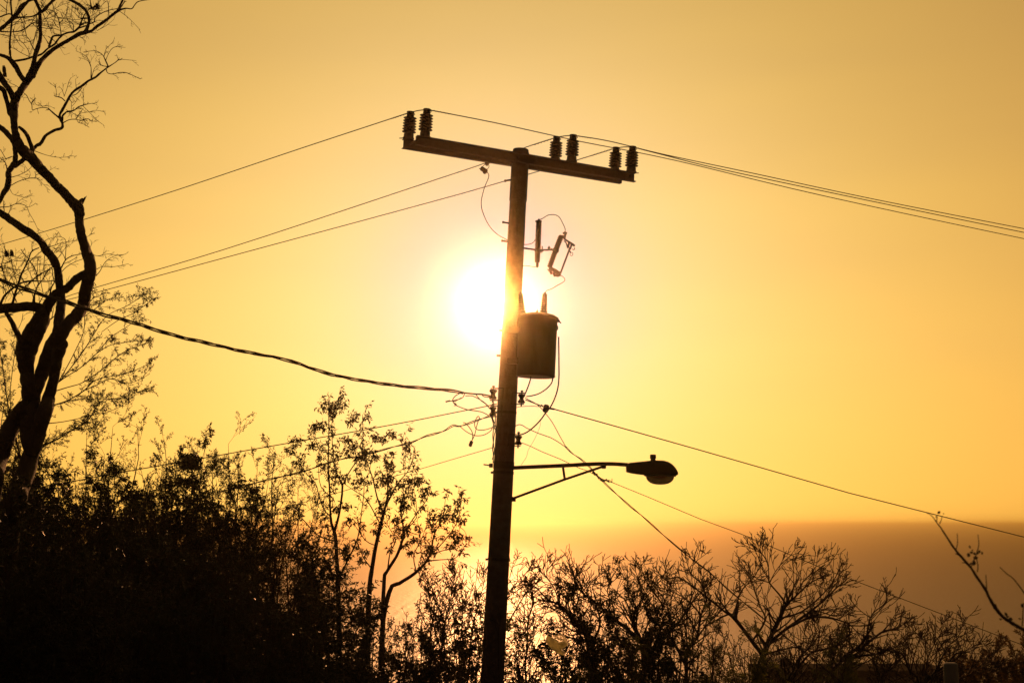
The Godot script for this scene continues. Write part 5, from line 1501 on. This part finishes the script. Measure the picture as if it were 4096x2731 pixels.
# ------------------------------------------------------------------ small things among the shrubs
func build_details() -> void:
	# the torn plastic bag
	var D := 9.5
	var t := thing("plastic_bag", "torn translucent plastic bag caught glowing in the shrubs right of the pole", "plastic bag", Q(6, 520, 1220, D))
	var shapes := [
		[[440, 1128], [480, 1150], [540, 1180], [600, 1185], [628, 1215], [600, 1240], [570, 1255], [575, 1290], [590, 1318], [520, 1290], [460, 1240], [420, 1185], [425, 1150]],
		[[490, 1128], [560, 1122], [600, 1130], [612, 1165], [628, 1205], [598, 1200], [560, 1182], [515, 1160], [485, 1140]],
		[[570, 1205], [605, 1200], [615, 1225], [585, 1232], [566, 1228]],
		[[575, 1270], [595, 1275], [605, 1300], [590, 1312], [578, 1300]],
		[[625, 1300], [650, 1310], [690, 1322], [680, 1330], [640, 1320]]]
	var rng := RandomNumberGenerator.new()
	rng.seed = 81
	for s in shapes.size():
		var mb := MB.new()
		var c2 := Vector2.ZERO
		for p in shapes[s]:
			c2 += Vector2(p[0], p[1]) / shapes[s].size()
		var c := Q(6, c2.x, c2.y, D - 0.05 - 0.01 * s)
		var n: int = shapes[s].size()
		var rings := []
		for j in 3:
			var ring := []
			for k in n:
				var p: Array = shapes[s][k]
				var e := Q(6, p[0], p[1], D + rng.randf_range(-0.03, 0.03) - 0.012 * s)
				ring.append(c.lerp(e, (j + 1) / 3.0) + Vector3(0, 0, rng.randf_range(-0.03, 0.03) if j < 2 else 0.0))
			rings.append(ring)
		for k in n:
			var k2 := (k + 1) % n
			mb.tri(c, rings[0][k], rings[0][k2])
			for j in 2:
				mb.tri(rings[j][k], rings[j + 1][k], rings[j + 1][k2])
				mb.tri(rings[j][k], rings[j + 1][k2], rings[j][k2])
		obj("plastic_sheet", mb, M.plastic if s == 0 else M.plastic_thin, t)
	# the grey post
	t = thing("concrete_post", "short grey round post with a domed top at the lower right", "post", P(3804, 3750, 10.5))
	var mb := MB.new()
	var top := P(3804, 2650, 10.5)
	var L := top.y - P(3804, 3750, 10.5).y
	mb.lathe(top - Vector3(0, L, 0), Vector3.UP, [[0.0, 0.0535], [L - 0.075, 0.0525], [L - 0.072, 0.0515], [L - 0.055, 0.0515], [L - 0.052, 0.052], [L - 0.012, 0.051], [L - 0.004, 0.045], [L, 0.034], [L + 0.001, 0.0]], 28)
	obj("shaft", mb, M.post, t)
	t = thing("cable_coil", "loops of loose dark cable beside the grey post's left side", "cable", Q(8, 1400, 1260, 10.6))
	for f in [[1290, 1330, 1310, 1240, 1340, 1190, 1372, 1195, 1385, 1240, 1380, 1330], [1370, 1330, 1395, 1230, 1430, 1172, 1450, 1185, 1450, 1250, 1440, 1330], [1410, 1330, 1420, 1240, 1438, 1190]]:
		clip(t, "loop", 8, f, 10.6, 0.014, M.cable)
	# the flat roofed house down the slope
	var hd := 70.0
	var a := P(3050, 2680, hd)
	var b := P(3790, 2700, hd)
	t = thing("house", "low house with a flat concrete roof seen between the bare shrubs at the bottom", "house", Vector3((a.x + b.x) * 0.5, -5.0, a.z - 1.6))
	var bs := Basis()
	var wide := b.x - a.x
	var front := a.z
	mb = MB.new()
	mb.box(Vector3((a.x + b.x) * 0.5, a.y - 2.8, front - 1.6), bs, Vector3(wide, 5.0, 3.2), 0.02)
	obj("wall", mb, M.house, t)
	mb = MB.new()
	mb.box(Vector3((a.x + b.x) * 0.5, a.y - 0.15, front - 1.6), bs, Vector3(wide + 0.3, 0.3, 3.5), 0.03)
	obj("roof_slab", mb, M.roof, t)
	mb = MB.new()
	var lowr := P(3650, 2706, hd + 0.6)
	mb.box(Vector3(lowr.x + 0.4, lowr.y - 2.5, lowr.z), bs, Vector3(3.4, 5.0, 2.0), 0.03)
	obj("side_wing", mb, M.house, t)
	t = thing("water_tank", "small dark rounded water tank on the flat roof", "water tank", P(3142, 2672, hd - 0.5))
	mb = MB.new()
	var f0 := P(3142, 2672, hd - 1.0)
	mb.lathe(f0, Vector3.UP, [[0.0, 0.0], [0.0, 0.24], [0.04, 0.26], [0.36, 0.26], [0.44, 0.22], [0.5, 0.12], [0.52, 0.08], [0.54, 0.0]], 24)
	obj("tank", mb, M.cable, t)

func _ready() -> void:
	field.seed = 7
	field.frequency = 1.0
	build_world()
	make_materials()
	build_sea()
	build_ground()
	build_pole()
	build_insulators()
	build_conductors()
	build_arrester()
	build_transformer()
	build_street_lamp()
	build_cables()
	build_plants()
	build_details()
